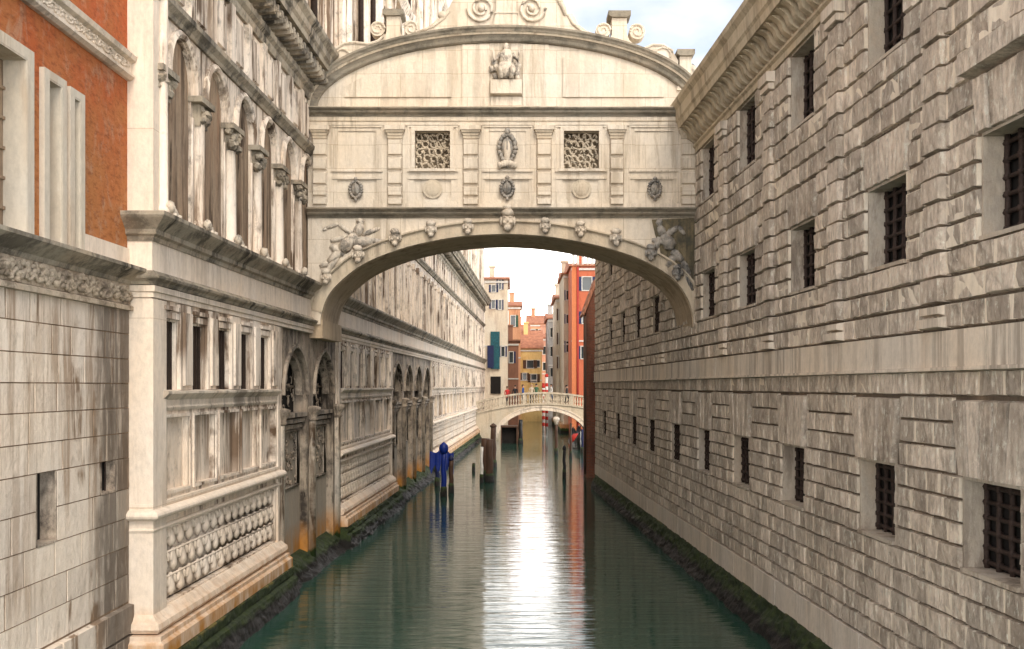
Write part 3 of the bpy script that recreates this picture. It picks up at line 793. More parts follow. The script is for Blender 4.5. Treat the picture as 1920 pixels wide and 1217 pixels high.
# entablature
mb = MB(); mb.sweep(lp, [(-.7, 6.12), (.06, 6.12), (.06, 6.20), (.09, 6.21), (.09, 6.30), (-.7, 6.31)]); mb.sweep(lp, [(-.7, 6.52), (.03, 6.52), (.03, 6.99), (-.7, 7.0)])
mb.build('entablature', 'marble_clean', PA)
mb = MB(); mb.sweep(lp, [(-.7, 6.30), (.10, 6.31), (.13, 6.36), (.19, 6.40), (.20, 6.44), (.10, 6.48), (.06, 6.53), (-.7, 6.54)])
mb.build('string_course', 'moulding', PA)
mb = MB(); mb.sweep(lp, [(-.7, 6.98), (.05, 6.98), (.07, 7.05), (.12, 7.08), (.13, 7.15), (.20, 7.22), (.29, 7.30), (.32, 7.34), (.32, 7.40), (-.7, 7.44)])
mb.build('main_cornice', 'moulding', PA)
# arcade floor 7.42 - 10.7
def arcade(z0, n, W, ow, detail=True, mat='marble_streaked', capmat='moulding'):
    mb = MB()
    z1 = z0 + n * W
    for i in range(n):
        a = z0 + W * i; b = a + W; oa, ob = a + (W - ow) / 2, b - (W - ow) / 2
        arch = []
        for k_ in range(13):
            t = math.pi * k_ / 12; arch.append(((oa + ob) / 2 + ow / 2 * math.cos(t), 9.72 + .80 * math.sin(t) ** .85 if 0 < k_ < 12 else 9.72))
        mb.prism(L, [(a, 10.72), (b, 10.72), (b, 9.72)] + arch + [(a, 9.72)], -.45, -.03)
        mb.arc(L, arch, [(-.15, -.05), (-.02, -.05), (-.02, .02), (-.08, .06), (-.15, .02)])
        for x0, x1 in ((a, oa), (ob, b)): mb.box(L, x0, x1, 7.42, 9.719, -.45, -.07)
    mb.build('arcade_wall', mat, PA)
    for i in range(n + 1):
        z = z0 + W * i
        m2 = MB()
        if detail:
            for dz in (-.06,):
                c = L(z + dz, 0, -.03); m2.lathe((c[0], c[1], 7.45), [(.17, 0), (.17, .12), (.13, .2), (.115, 1.9), (.13, 1.93)], 12)
            m2.box(L, z + .12, z + .28, 7.45, 9.4, -.1, -.035); m2.box(L, z - .30, z - .22, 7.45, 9.4, -.1, -.045)
        else:
            c = L(z, 0, .0); m2.lathe((c[0], c[1], 7.45), [(.17, 0), (.17, .12), (.13, .2), (.125, 1.9), (.14, 1.93)], 8)
        cl = m2.build('column', 'marble' if detail else mat, PA, smooth=True)
        m2 = MB(); m2.box(L, z - .36, z + .36, 9.66, 9.76, -.3, .14)
        for q in range(16 if detail else 6): m2.blob(L(z + random.uniform(-.28, .28), random.uniform(9.3, 9.62), random.uniform(0, .10)), (.09, .09, .08), rot=random.random() * 3, n=6, jit=.5)
        m2.box(L, z - .22, z + .22, 9.28, 9.655, -.15, .05, None, .02, 0)
        m2.build('capital', capmat, cl)
        if detail:
            m2 = MB(); c = L(z, 7.50, .12)
            m2.blob(c, (.12, .22, .10), n=8, jit=.3); m2.blob((c[0] + .05, c[1] - .18, c[2] + .06), (.09, .09, .10), n=8, jit=.3)
            for q in (-.12, .1): m2.blob((c[0] + .1, c[1] + q, c[2] - .06), (.06, .05, .05), n=6)
            m2.build('carved_lion', 'carving', cl, smooth=True)
    m2 = MB(); m2.wall(L, z0, z1, 7.42, 10.6, [], -.13)
    for i in range(n):
        a = z0 + W * i + (W - ow) / 2
        for q in range(5): m2.box(L, a + ow * q / 5 + .01, a + ow * (q + 1) / 5 - .01, 7.42, 10.6, -.13, -.11)
    m2.build('shutters', 'brownwood', PA)
arcade(C0 + .5, 6, 1.82, 1.16)
def fins(z0, z1, n, mat='marble_streaked'):
    W = (z1 - z0) / n; mb = MB()
    holes = [(z0 + W * i + W * .30, z0 + W * i + W * .72, 7.6, 10.0, .06, False) for i in range(n)]
    mb.wall(L, z0, z1, 7.42, 10.72, holes, -.06)
    for i in range(n):
        a = z0 + W * i
        mb.box(L, a - .1, a + .12, 7.44, 10.3, -.06, .10, None, .02, 0); mb.box(L, a + W * .14, a + W * .24, 7.44, 10.1, -.06, .02); mb.box(L, a + W * .78, a + W * .88, 7.44, 10.1, -.06, .02)
        mb.box(L, a - .16, a + .18, 10.05, 10.3, -.06, .16)
    mb.build('pilastered_wall', mat, PA)
    m2 = MB()
    for a, b, c, d, e, _ in holes: m2.add([L(a, c, -e - .055), L(b, c, -e - .055), L(b, d, -e - .055), L(a, d, -e - .055)], [(0, 1, 2, 3)])
    m2.build('recessed_panels', 'brownwood', PA, recalc=False)
fins(27.4, 41.0, 9)
fins(41.0, 55.2, 9)
fins(55.2, 103.9, 28, 'marble_far')
mb = MB(); mb.sweep(lp, [(-.7, 10.68), (.02, 10.68), (.05, 10.74), (.14, 10.82), (.15, 10.90), (.04, 10.94), (-.7, 10.96)])
mb.build('string_course', 'moulding', PA)
# frieze storey 10.95-12.1
mb = MB(); mb.wall(L, C0, C1, 10.9, 12.2, [], -.04)
u = C0 + .5
while u < C1 - 1:
    mb.box(L, u, u + .3, 10.95, 12.1, -.04, .05, None, .015, 0); mb.box(L, u + .42, u + .98, 11.1, 11.95, -.04, .01, None, .02, .02); u += 1.15
mb.build('frieze_wall', 'marble_streaked', PA)
cp = [(-9.0, C0), (cornerx, C0), L(C1, 0, 0)[:2]]
mb = MB()
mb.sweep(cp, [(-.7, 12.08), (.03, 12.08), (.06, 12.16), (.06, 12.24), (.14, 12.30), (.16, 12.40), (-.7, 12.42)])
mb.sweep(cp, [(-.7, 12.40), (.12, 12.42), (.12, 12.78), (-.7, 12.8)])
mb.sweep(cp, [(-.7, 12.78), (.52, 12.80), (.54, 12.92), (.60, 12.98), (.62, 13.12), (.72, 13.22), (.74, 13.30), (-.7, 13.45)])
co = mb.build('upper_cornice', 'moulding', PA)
mb = MB(); u = C0 + .05; k = 0
while u < 100:
    m2 = MB() if k < 100 else mb
    m2.box(L, u, u + .15, 12.46, 12.77, .10, .46, None, 0, .02); m2.box(L, u + .02, u + .13, 12.50, 12.62, .46, .50, None, .02, .02)
    if k < 100: m2.build('dentil', 'moulding', co)
    u += .34; k += 1
q_ = mb.build('dentil', 'moulding', co); q_['kind'] = 'stuff'
# tall storeys above the cornice, seen over the bridge
mb = MB(); mb.wall(L, C0, C1, 13.3, 28, [(z, z + 1.15, 14.6, 20.0, .1, False) for z in [C0 + 1.4 + 3.1 * i for i in range(28)]] + [(z, z + 1.15, 21.4, 26.2, .1, False) for z in [C0 + 1.4 + 3.1 * i for i in range(28)]], -.12)
for i in range(28):
    z = C0 + .2 + 3.1 * i
    for dz, r in ((0, .2), (.55, .13), (2.45, .13)):
        c = L(z + dz, 0, -.02)
        for h0, h1 in ((13.4, 20.4), (21.2, 26.8)): mb.lathe((c[0], c[1], h0), [(r * 1.4, 0), (r * 1.4, .3), (r, .4), (r, h1 - h0 - .5), (r * 1.5, h1 - h0 - .2), (r * 1.6, h1 - h0)], 8)
    for q in range(10):
        mb.blob(L(z + random.uniform(-.2, 1.2), random.choice((13.6, 20.5, 20.8, 26.9)) + random.uniform(-.1, .2), .1), (.2, .25, .2), n=6, jit=.6)
for hh in (20.4, 26.8): mb.sweep(cp, [(-.7, hh), (.12, hh), (.3, hh + .3), (.32, hh + .5), (-.7, hh + .55)])
mb.build('upper_storey', 'marble_streaked', PA)
mb = MB()
mb.wall(L, C0, C1, 13.3, 28, [], -.21); mb.build('upper_recesses', 'brownwood', PA, recalc=False)
for z in (27.0, 36.3, 33.9, 45.9, 20.5):
    m2 = MB(); c = L(z, 0, .05); m2.tube([(c[0], c[1], 13.4), (c[0], c[1], 27)], .09, 8); m2.build('drain_pipe', 'iron', PA, smooth=True)

# ================================================================== BRIDGE OF WHITE STONE (covered)
BR = thing('covered_bridge', 'white stone covered bridge with two latticed windows arching high between palace and prison', 'bridge', (0, BY, 6))
TH = 2.6
XL, XR = bx(577), bx(1309)
arc_px = [(601, 608), (601, 591), (611.5, 556), (635, 528), (679, 492.7), (754, 463), (837, 445), (895, 439), (952, 437.3), (1000, 439.5), (1035, 443), (1090, 452), (1146, 465), (1209, 486.8), (1264.7, 520.4), (1290, 556), (1300, 587), (1302, 612)]
def smooth_pts(P, it=2):
    P = [Vector(p) for p in P]
    for _ in range(it):
        Q = [P[0]]
        for a, b in zip(P, P[1:]): Q += [a * .75 + b * .25, a * .25 + b * .75]
        Q.append(P[-1]); P = Q
    return [tuple(p) for p in P]
arch = [(bx(x), bh(y)) for x, y in smooth_pts(arc_px)]
hC1 = bh(408)          # underside of lower cornice
mb = MB()
body = [(XR, hC1), (XL, hC1), (XL, bh(608))] + arch + [(XR, bh(612))]
mb.prism(B, body, -TH, 0)
mb.build('arch_wall', 'bridge', BR)
mb = MB(); mb.box(L, BY + .06, BY + TH - .02, 6.0, bh(600), -.1, .30); mb.build('impost', 'soffit', BR)
mb = MB()                # soffit lining
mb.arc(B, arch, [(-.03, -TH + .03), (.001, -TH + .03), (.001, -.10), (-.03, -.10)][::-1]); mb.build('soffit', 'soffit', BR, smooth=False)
# archivolt mouldings
a2 = [p for p in arch if p[1] > bh(590)]
mb = MB()
mb.arc(B, a2, [(-.02, -.1), (.07, -.1), (.07, .05), (-.02, .05)])
mb.arc(B, a2, [(.07, -.1), (.27, -.1), (.27, .03), (.07, .03)])
mb.arc(B, a2, [(.27, -.1), (.335, -.1), (.335, .11), (.30, .11), (.27, .06)])
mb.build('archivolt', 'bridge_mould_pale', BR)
# stained patch of the right spandrel (a surface of its own, discoloured stone facing)
st_out = [(1222, 412), (1306, 409), (1306, 600), (1300, 560), (1284, 528), (1262, 505), (1240, 485), (1236, 462), (1228, 440)]
mb = MB(); mb.prism(B, [(bx(x), bh(y)) for x, y in st_out], -.02, .018); mb.build('blackened_facing', 'bridge_stained', BR)
# heads
def mask(px, py, s=1.0, mat='carving', tilt=0.0):
    m2 = MB(); x, z = bx(px), bh(py); y = BY - .14
    m2.blob((x, y, z), (.13 * s, .13 * s, .19 * s), n=12, rot=tilt)
    m2.blob((x, y - .05 * s, z + .14 * s), (.135 * s, .12 * s, .09 * s), n=10, jit=.35)
    m2.blob((x, y - .13 * s, z - .01 * s), (.024 * s, .04 * s, .055 * s), n=6)
    for q in (-1, 1):
        m2.blob((x + q * .05 * s, y - .11 * s, z + .05 * s), (.032 * s, .02 * s, .016 * s), n=6)
        m2.blob((x + q * .07 * s, y - .09 * s, z - .05 * s), (.045 * s, .045 * s, .04 * s), n=6)
        m2.blob((x + q * .135 * s, y - .01, z - .01 * s), (.035 * s, .05 * s, .10 * s), n=6, jit=.3)
    m2.blob((x, y - .11 * s, z - .09 * s), (.045 * s, .025 * s, .014 * s), n=6)
    m2.blob((x, y - .07 * s, z - .16 * s), (.085 * s, .08 * s, .075 * s), n=8, jit=.3)
    return m2.build('carved_head', mat, BR, smooth=True)
for px, py, s in ((613, 520, .9), (673, 478, 1), (742, 447, 1), (808.6, 431, .95), (878, 426, .9), (1022, 425, .9), (1088, 431, .9), (1154, 447, 1)): mask(px, py, s)
mask(952, 415, 1.25); mask(952, 400, .8)
mask(1219, 475, .95, 'carving_grey'); mask(1269, 512, .9, 'carving_grey')
# spandrel figures in relief
def figure_relief(pts, mat, name):
    m2 = MB()
    for (x0, y0, x1, y1, r) in pts:
        r *= 1.45; P = [Vector((bx(x0 + (x1 - x0) * t), BY + .0, bh(y0 + (y1 - y0) * t))) for t in (0, .33, .66, 1)]
        m2.tube(P, [r * .7, r, r * .95, r * .6], 8)
        m2.blob(P[1], (r * 1.1, r * .9, r * 1.1), n=8, jit=.3)
    return m2.build(name, mat, BR, smooth=True)
figure_relief([(640, 470, 668, 440, .12), (668, 440, 678, 420, .09), (655, 455, 700, 452, .10), (640, 470, 616, 492, .08), (616, 492, 600, 500, .05), (660, 438, 634, 420, .05), (634, 420, 612, 428, .04),
               (612, 428, 606, 432, .035), (676, 418, 676, 412, .07), (680, 440, 712, 428, .045), (690, 450, 725, 455, .05), (620, 460, 645, 478, .07), (634, 480, 606, 520, .06), (645, 445, 620, 452, .05)], 'carving', 'winged_figure')
figure_relief([(1260, 465, 1243, 440, .12), (1243, 440, 1236, 424, .08), (1255, 455, 1222, 450, .06), (1260, 470, 1280, 490, .08), (1280, 490, 1294, 520, .06), (1250, 440, 1272, 425, .06), (1272, 425, 1284, 440, .05),
               (1236, 420, 1236, 414, .07), (1236, 445, 1228, 470, .06), (1265, 480, 1250, 500, .07), (1285, 510, 1299, 545, .05)], 'carving_grey', 'winged_figure')
# lower cornice
bp = [(XL, BY), (XR, BY)]
mb = MB(); mb.sweep(bp, [(-TH, bh(409)), (.03, bh(409)), (.05, bh(406)), (.12, bh(403)), (.14, bh(401)), (.14, bh(399)), (.20, bh(396)), (.24, bh(394)), (.24, bh(391.5)), (-TH, bh(390))], side=1)
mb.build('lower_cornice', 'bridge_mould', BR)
# gallery wall
h0, h1 = bh(391), bh(219)
gw = [(bx(778), bx(844), bh(317), bh(246), .32, False), (bx(1057), bx(1123), bh(317), bh(246), .32, False)]
lowp = [(bx(a), bx(b), bh(374), bh(337), .045, True) for a, b in ((632, 706), (776, 846), (910, 992), (1054, 1122), (1190, 1262))]
upp = [(bx(634), bx(704.5), bh(315), bh(245.5), .04, True), (bx(1190), bx(1262), bh(315), bh(245.5), .04, True), (bx(917), bx(986), bh(315), bh(245.5), .03, True)]
mb = MB(); mb.wall(B, XL, XR, h0, h1, gw + lowp + upp, 0)
mb.box(B, XL, XR, h0, h1, -TH, -TH + .2)
for a, b in ((621, 718), (764, 859), (904, 999), (1041, 1138), (1179.5, 1270.6)):
    mb.box(B, bx(a), bx(b), bh(322.5), bh(319.5), -.02, .05); mb.box(B, bx(a), bx(b), bh(336), bh(331.5), -.02, .03)
    mb.box(B, bx(a), bx(a) + .05, bh(319.5), bh(239), -.02, .03); mb.box(B, bx(b) - .05, bx(b), bh(319.5), bh(239), -.02, .03)
    mb.box(B, bx(a), bx(b), bh(239), bh(235), -.02, .04)
    mb.box(B, bx(a), bx(a) + .03, bh(380), bh(336), -.02, .02); mb.box(B, bx(b) - .03, bx(b), bh(380), bh(336), -.02, .02)
mb.box(B, XL, XR, bh(390), bh(382), -.02, .035)
mb.build('gallery_wall', 'bridge', BR)
for px in (811, 1090):
    x0, x1, y0, y1 = bx(px - 33), bx(px + 33), bh(317), bh(246)
    m2 = MB(); t = .09
    for q in ((x0 - t, x0, y0 - .02, y1 + t), (x1, x1 + t, y0 - .02, y1 + t), (x0, x1, y1, y1 + t)): m2.box(B, *q, -.05, .055)
    m2.box(B, x0 - t - .05, x1 + t + .05, y0 - .07, y0, -.05, .09)
    wf = m2.build('window', 'bridge', BR)
    m2 = MB(); m2.box(B, x0 - .1, x1 + .1, y0 - .1, y1 + .1, -.7, -.6); m2.build('dark_opening', 'soffit', wf)
    m2 = MB(); rnd = random.Random(px); W = x1 - x0; H = y1 - y0; q = -.20
    def sq(u, v): return B(x0 + .02 + (W - .04) * u, y0 + .02 + (H - .04) * v, q)
    n = 5
    for i in range(n):
        for j in range(n):
            cu, cv = (i + .5) / n + rnd.uniform(-.02, .02), (j + .5) / n + rnd.uniform(-.02, .02); r = .125; a0 = rnd.random() * 6; sgn = rnd.choice((-1, 1))
            pts = [sq(min(1, max(0, cu + r * (1 - k_ * .055) * math.cos(a0 + sgn * k_ * .55))), min(1, max(0, cv + r * (1 - k_ * .055) * math.sin(a0 + sgn * k_ * .55)))) for k_ in range(10)]
            m2.tube(pts, .031, 5)
    for k_ in range(5):
        u = .1 + .2 * k_; m2.tube([sq(min(1, max(0, u + .07 * math.sin(v * 9 + k_))), v) for v in [i_ / 12 for i_ in range(13)]], .017, 5)
    m2.tube([sq(0, .55), sq(.25, .60), sq(.5, .56), sq(.75, .6), sq(1, .56)], .024, 6)
    m2.build('tracery', 'bridge_mould_pale', wf, smooth=True)
# pilasters
for a, b in ((588, 613), (728, 754), (869, 896.5), (1007, 1033), (1144, 1168), (1277, 1304)):
    m2 = MB(); m2.box(B, bx(a), bx(b), bh(390), bh(237), -.02, .07)
    ys = [388, 371, 349, 322, 295, 261]
    for i, (c, d) in enumerate(zip(ys, ys[1:])): m2.box(B, bx(a) - .02, bx(b) + .02, bh(c) + .012, bh(d) - .012, .0, .15, None, .035, .045)
    pl = m2.build('pilaster', 'bridge', BR)
    m2 = MB(); m2.box(B, bx(a) - .01, bx(b) + .01, bh(261), bh(256), 0, .11); m2.box(B, bx(a) - .05, bx(b) + .05, bh(250), bh(246), 0, .17)
    m2.prism(B, [(bx(a) - .0, bh(256)), (bx(b), bh(256)), (bx(b) + .05, bh(250)), (bx(a) - .05, bh(250))], 0, .13); m2.build('capital', 'bridge_mould_pale', pl)
    m2 = MB(); m2.box(B, bx(a) - .08, bx(b) + .08, bh(246), bh(238), 0, .20); m2.build('abacus', 'bridge', pl)
# cartouches and medallions
def cartouche(px, py, w_, h_, mat='carving_grey'):
    m2 = MB(); x, z = bx(px), bh(py); y = BY - .02
    m2.blob((x, y - .02, z), (w_ * .62, .09, h_ * .62), n=12)
    n = 18
    for i in range(n):
        t = 2 * math.pi * i / n
        m2.blob((x + w_ * .8 * math.cos(t), y - .05, z + h_ * .8 * math.sin(t)), (w_ * .26, .07, h_ * .17), rot=-t, n=6, jit=.6)
    m2.blob((x, y - .08, z + h_), (w_ * .3, .07, h_ * .2), n=8, jit=.4); m2.blob((x, y - .06, z - h_), (w_ * .2, .06, h_ * .25), n=8, jit=.3)
    m2.tube([(x, y - .12, z + h_ * .6), (x, y - .13, z), (x, y - .1, z - h_ * .6)], .02, 6)
    return m2.build('cartouche', mat, BR, smooth=True)
cartouche(667.7, 356, .19, .26); cartouche(951, 354, .20, .27); cartouche(1227, 355, .19, .26)
ca = cartouche(951, 278, .26, .42)
ca.name = 'coat_of_arms'
m2 = MB()
for q in range(7): m2.blob((bx(951) + (q - 3) * .065, BY - .12, bh(307) - .02 * abs(q - 3)), (.07, .08, .10), n=7, jit=.4)
m2.blob((bx(951), BY - .1, bh(285)), (.10, .06, .30), n=8); m2.build('shell_base', 'carving', ca, smooth=True)
for px in (811, 1090.5):
    m2 = MB(); c = (bx(px), bh(354.5)); m2.prism(B, [(c[0] + .25 * math.cos(k_ * math.pi / 8), c[1] + .25 * math.sin(k_ * math.pi / 8)) for k_ in range(16)], -.03, .02)
    m2.blob((c[0], BY - .01, c[1]), (.2, .05, .2), n=14); m2.build('medallion', 'bridge_mould_pale', BR)
# main entablature
mb = MB(); mb.sweep(bp, [(-TH, bh(236)), (.04, bh(236)), (.04, bh(229)), (.07, bh(228)), (.07, bh(220)), (-TH, bh(219))]); mb.build('architrave', 'bridge', BR)
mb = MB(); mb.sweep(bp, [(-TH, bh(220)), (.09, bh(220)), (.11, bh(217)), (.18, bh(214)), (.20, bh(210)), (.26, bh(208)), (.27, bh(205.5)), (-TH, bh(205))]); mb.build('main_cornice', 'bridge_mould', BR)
mb = MB(); mb.sweep(bp, [(-TH, bh(205)), (.24, bh(205)), (.22, bh(203)), (-TH, bh(201.5))]); mb.build('cornice_cap', 'bridge_mould_pale', BR)
# segmental pediment
EX, EZ = bx(945), bh(203)
def ell(a, b, n=48, t0=0, t1=math.pi): return [(EX + a / 72.76 * math.cos(t0 + (t1 - t0) * i / n), EZ + b / 72.76 * math.sin(t0 + (t1 - t0) * i / n)) for i in range(n + 1)]
mb = MB(); mb.prism(B, ell(352, 125), -TH, -.02)
mb.box(B, bx(866), bx(918), bh(200), bh(84), -.03, .02); mb.box(B, bx(980), bx(1029), bh(200), bh(84), -.03, .02)
mb.box(B, bx(920), bx(978), bh(199), bh(182), -.03, .05); mb.box(B, bx(868), bx(871), bh(200), bh(84), .0, .035); mb.box(B, bx(1005), bx(1008), bh(200), bh(84), .0, .035)
def sub_ell(a, b, xa, xb, ybase, n=20):
    pts = []
    for i in range(n + 1):
        x = xa + (xb - xa) * i / n; t = (x - 945) / a; y = 203 - b * math.sqrt(max(0, 1 - t * t)); pts.append((bx(x), bh(min(y, ybase))))
    return pts
for xa, xb, s in ((646, 846, 1), (1055, 1245, -1)):
    P = [(bx(xa), bh(182.3))] + [(bx(xb), bh(182.3))] + sub_ell(323, 101, xb, xa, 181)
    mb.prism(B, P, -.03, .022)
mb.build('tympanum', 'bridge', BR)
mb = MB()
e1 = ell(376, 149)
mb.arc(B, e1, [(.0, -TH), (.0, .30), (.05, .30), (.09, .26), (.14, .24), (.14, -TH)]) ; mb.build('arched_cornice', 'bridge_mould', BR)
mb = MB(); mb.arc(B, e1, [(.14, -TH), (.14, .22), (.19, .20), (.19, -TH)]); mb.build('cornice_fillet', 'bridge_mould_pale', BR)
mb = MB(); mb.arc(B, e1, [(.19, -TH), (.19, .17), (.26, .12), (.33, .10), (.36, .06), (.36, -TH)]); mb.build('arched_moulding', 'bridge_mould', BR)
# seated figure on block
m2 = MB(); X = bx(949); 
m2.box(B, bx(918.5), bx(979.5), bh(181), bh(151), -.02, .20, None, .02, .03); jb = m2.build('relief_block', 'bridge', BR)
m2 = MB(); y = BY - .12
m2.blob((X, y, bh(91)), (.085, .09, .11), n=10); m2.blob((X, y, bh(112)), (.19, .14, .26), n=10, jit=.2); m2.blob((X, y - .05, bh(134)), (.26, .17, .22), n=10, jit=.3)
for q in (-1, 1):
    m2.tube([(X + q * .15, y, bh(104)), (X + q * .30, y - .05, bh(118)), (X + q * .34, y, bh(98))], [.06, .05, .04], 7)
    m2.tube([(X + q * .1, y - .05, bh(132)), (X + q * .16, y - .16, bh(136)), (X + q * .13, y - .12, bh(152))], [.10, .09, .06], 7)
    for k_ in range(7): m2.blob((X + q * random.uniform(.24, .38), y + .03, bh(random.uniform(112, 148))), (.08, .06, .09), n=6, jit=.6)
m2.build('seated_figure', 'carving', jb, smooth=True)
# crest
def spiral(m2, px, py, r, turns=1.6, s=1, a0=0.0, th=.045, p=.12):
    pts = []
    n = 26
    for i in range(n):
        t = i / (n - 1); rr = r * (1 - .82 * t); a = a0 + s * t * turns * 2 * math.pi
        pts.append(B(bx(px) + rr / 72.76 * math.cos(a), bh(py) + rr / 72.76 * math.sin(a), p))
    m2.tube(pts, [th * (1 - .5 * i / n) for i in range(n)], 6)
def on_arc(x): t = (x - 945) / 376.; return 203 - 149 * math.sqrt(max(0, 1 - t * t))
crest = [(812, 44), (820, 36), (832, 30), (840, 18), (848, 2), (862, -20), (890, -40), (1000, -40), (1035, -22), (1052, -2), (1062, 15), (1066, 33), (1069, 26), (1074, 26), (1084, 46), (1100, 58), (1114, 63), (1126, 70)]
P = [(bx(x), bh(y)) for x, y in crest] + [(bx(x), bh(on_arc(x) + 2)) for x in range(1126, 760, -12)] + [(bx(775), bh(66)), (bx(795), bh(60))]
mb = MB(); mb.prism(B, P, -.45, .02); cr_ = mb.build('crest', 'bridge', BR)
m2 = MB(); m2.prism(B, [(bx(924), bh(55)), (bx(974), bh(55)), (bx(968), bh(27)), (bx(967), bh(-60)), (bx(931), bh(-60)), (bx(930), bh(27))], -.4, .16); m2.box(B, bx(928), bx(970), bh(29), bh(26), 0, .19)
m2.build('centre_pedestal', 'bridge', cr_)
for px, s, a0 in ((902.5, 1, math.pi), (997, -1, 0)):
    m2 = MB(); spiral(m2, px, 17, 26, 1.9, s, a0, .05, .06); m2.blob(B(bx(px), bh(17), .04), (.09, .12, .09), n=10)
    m2.build('volute', 'bridge', cr_, smooth=True)
m2 = MB()
def scroll_piece(P, r):
    m3 = MB(); m3.tube([B(bx(x), bh(y), .03) for x, y in P], r, 7); m3.build('scroll_edge', 'bridge', cr_, smooth=True)
scroll_piece(((1030, -24), (1045, -6), (1055, 12), (1060, 30)), [.05, .07, .08, .04])
scroll_piece(((1066, 28), (1074, 44), (1092, 60), (1118, 68)), [.05, .05, .04, .03])
scroll_piece(((842, 20), (832, 34), (812, 50), (782, 62)), [.05, .05, .04, .03])
m2.blob(B(bx(830), bh(29), .0), (.13, .12, .11), n=10)
m2.build('curl', 'bridge', cr_, smooth=True)
m2 = MB()
def pedestal(px, ytop, ybase, wt, cap=True):
    m2 = MB(); h_ = bh(ytop + 12); b_ = bh(ybase)
    m2.prism(B, [(bx(px - wt * .75), b_), (bx(px + wt * .75), b_), (bx(px + wt * .5), bh(ybase) + (h_ - b_) * .35), (bx(px + wt * .5), h_), (bx(px - wt * .5), h_), (bx(px - wt * .5), bh(ybase) + (h_ - b_) * .35)], -.4, .05)
    o = m2.build('pedestal', 'bridge', BR)
    m2 = MB(); w2 = wt * .75
    m2.prism(B, [(bx(px - wt * .5), h_), (bx(px + wt * .5), h_), (bx(px + w2), h_ + .05), (bx(px + w2), bh(ytop)), (bx(px - w2), bh(ytop)), (bx(px - w2), h_ + .05)], -.48, .14)
    m2.build('cap', 'bridge_mould', o); return o
pedestal(738, 20, 76, 26); pedestal(1161, 23, 82, 28); pedestal(1285, 95, 170, 22)
def vol(px, py, r, s, a0):
    m2 = MB(); n = 20; c = (bx(px), bh(py)); rr = r / 72.76
    m2.prism(B, [(c[0] + rr * math.cos(k_ * 2 * math.pi / n), c[1] + rr * math.sin(k_ * 2 * math.pi / n)) for k_ in range(n)], -.35, .02)
    spiral(m2, px, py, r * .95, 1.5, s, a0, .035, .03); return m2.build('volute', 'bridge', BR)
vol(708, 54, 14, 1, 0); vol(772, 53, 14, -1, math.pi); vol(1131, 57, 14, 1, 0); vol(1195, 59, 15, -1, math.pi)
def scroll(P, eye):
    m2 = MB(); m2.prism(B, [(bx(x), bh(y)) for x, y in P], -.38, .0); m2.tube([B(bx(x), bh(y), .02) for x, y in P[:len(P) // 2]], .035, 6)
    spiral(m2, eye[0], eye[1], eye[2], 1.1, eye[3], eye[4], .03, .02); m2.build('scroll_bracket', 'bridge', BR)
scroll([(722, 66), (708, 78), (690, 83), (665, 80), (645, 82), (628, 92), (618, 108), (616, 124), (626, 132), (650, 118), (690, 97), (724, 84)], (640, 108, 18, 1, 0))
scroll([(1178, 78), (1190, 88), (1206, 92), (1224, 84), (1244, 85), (1262, 97), (1272, 114), (1270, 128), (1262, 134), (1235, 116), (1200, 98), (1176, 86)], (1245, 106, 20, -1, math.pi))
m2 = MB()
for q in range(9): m2.blob((bx(1296 + random.uniform(-6, 8)), BY + .1, bh(128 + q * 5)), (.12, .14, .14), n=7, jit=.5)
m2.build('leaf_carving', 'carving', BR, smooth=True)

# ================================================================== FAR BRIDGE
ZF = 92.0; SF = FPX / ZF
def fx(px): return (px - 960) / SF
def fh(py): return CAM_H + (HORY - py) / SF
def Bf(u, h, p): return (u, ZF - p, h)
FB = thing('footbridge', 'low pale stone footbridge with balustrade crossing the far end of the canal', 'bridge', (2.8, ZF, 0))
xl, xr = -3.3, 7.2
def ex(x, c, a, b, base): t = (x - c) / a; return base + b * math.sqrt(max(0, 1 - t * t))
CX = 2.7
archf = [(CX + 3.95 * math.cos(t), .15 + 2.45 * math.sin(t)) for t in [math.pi * k_ / 24 for k_ in range(25)]]
topf = lambda x: 3.2 - .024 * (x - CX) ** 2
up = [(xl + (xr - xl) * i / 16, topf(xl + (xr - xl) * i / 16)) for i in range(17)]
mb = MB(); mb.prism(Bf, up + [(xr, -.3), (CX + 3.95, -.3)] + archf + [(CX - 3.95, -.3), (xl, -.3)], -3.2, 0)
mb.build('arch_wall', 'bridge_mould_pale', FB)
mb = MB(); mb.arc(Bf, archf, [(0, -.1), (0, .10), (-.10, .10), (-.10, .04), (-.32, .04), (-.32, .10), (-.42, .10), (-.42, -.1)]); mb.build('archivolt', 'moulding_pale', FB)
mb = MB(); mb.arc(Bf, up, [(-.08, -.1), (-.08, .12), (.06, .12), (.06, -.1)]); mb.build('deck_moulding', 'bridge_mould_pale', FB)
for yy, nm in ((0, 'balustrade'), (-3.0, 'balustrade')):
    mb = MB(); Fq = lambda u, h, p, yy=yy: Bf(u, h, p + yy)
    mb.arc(Fq, [(u, h + .95) for u, h in up], [(-.07, -.13), (-.07, .13), (.08, .13), (.08, -.13)])
    x = xl + .15; i = 0
    while x < xr:
        z = topf(x)
        if i % 9 == 0: mb.box(Fq, x - .14, x + .14, z, z + .9, -.1, .1)
        else:
            c = Fq(x, z, 0); mb.lathe((c[0], c[1], z + .05), [(.07, 0), (.07, .06), (.035, .12), (.075, .32), (.03, .6), (.045, .72), (.07, .78), (.07, .85)], 6)
        x += .235; i += 1
    mb.build(nm, 'bridge_mould_pale', FB)

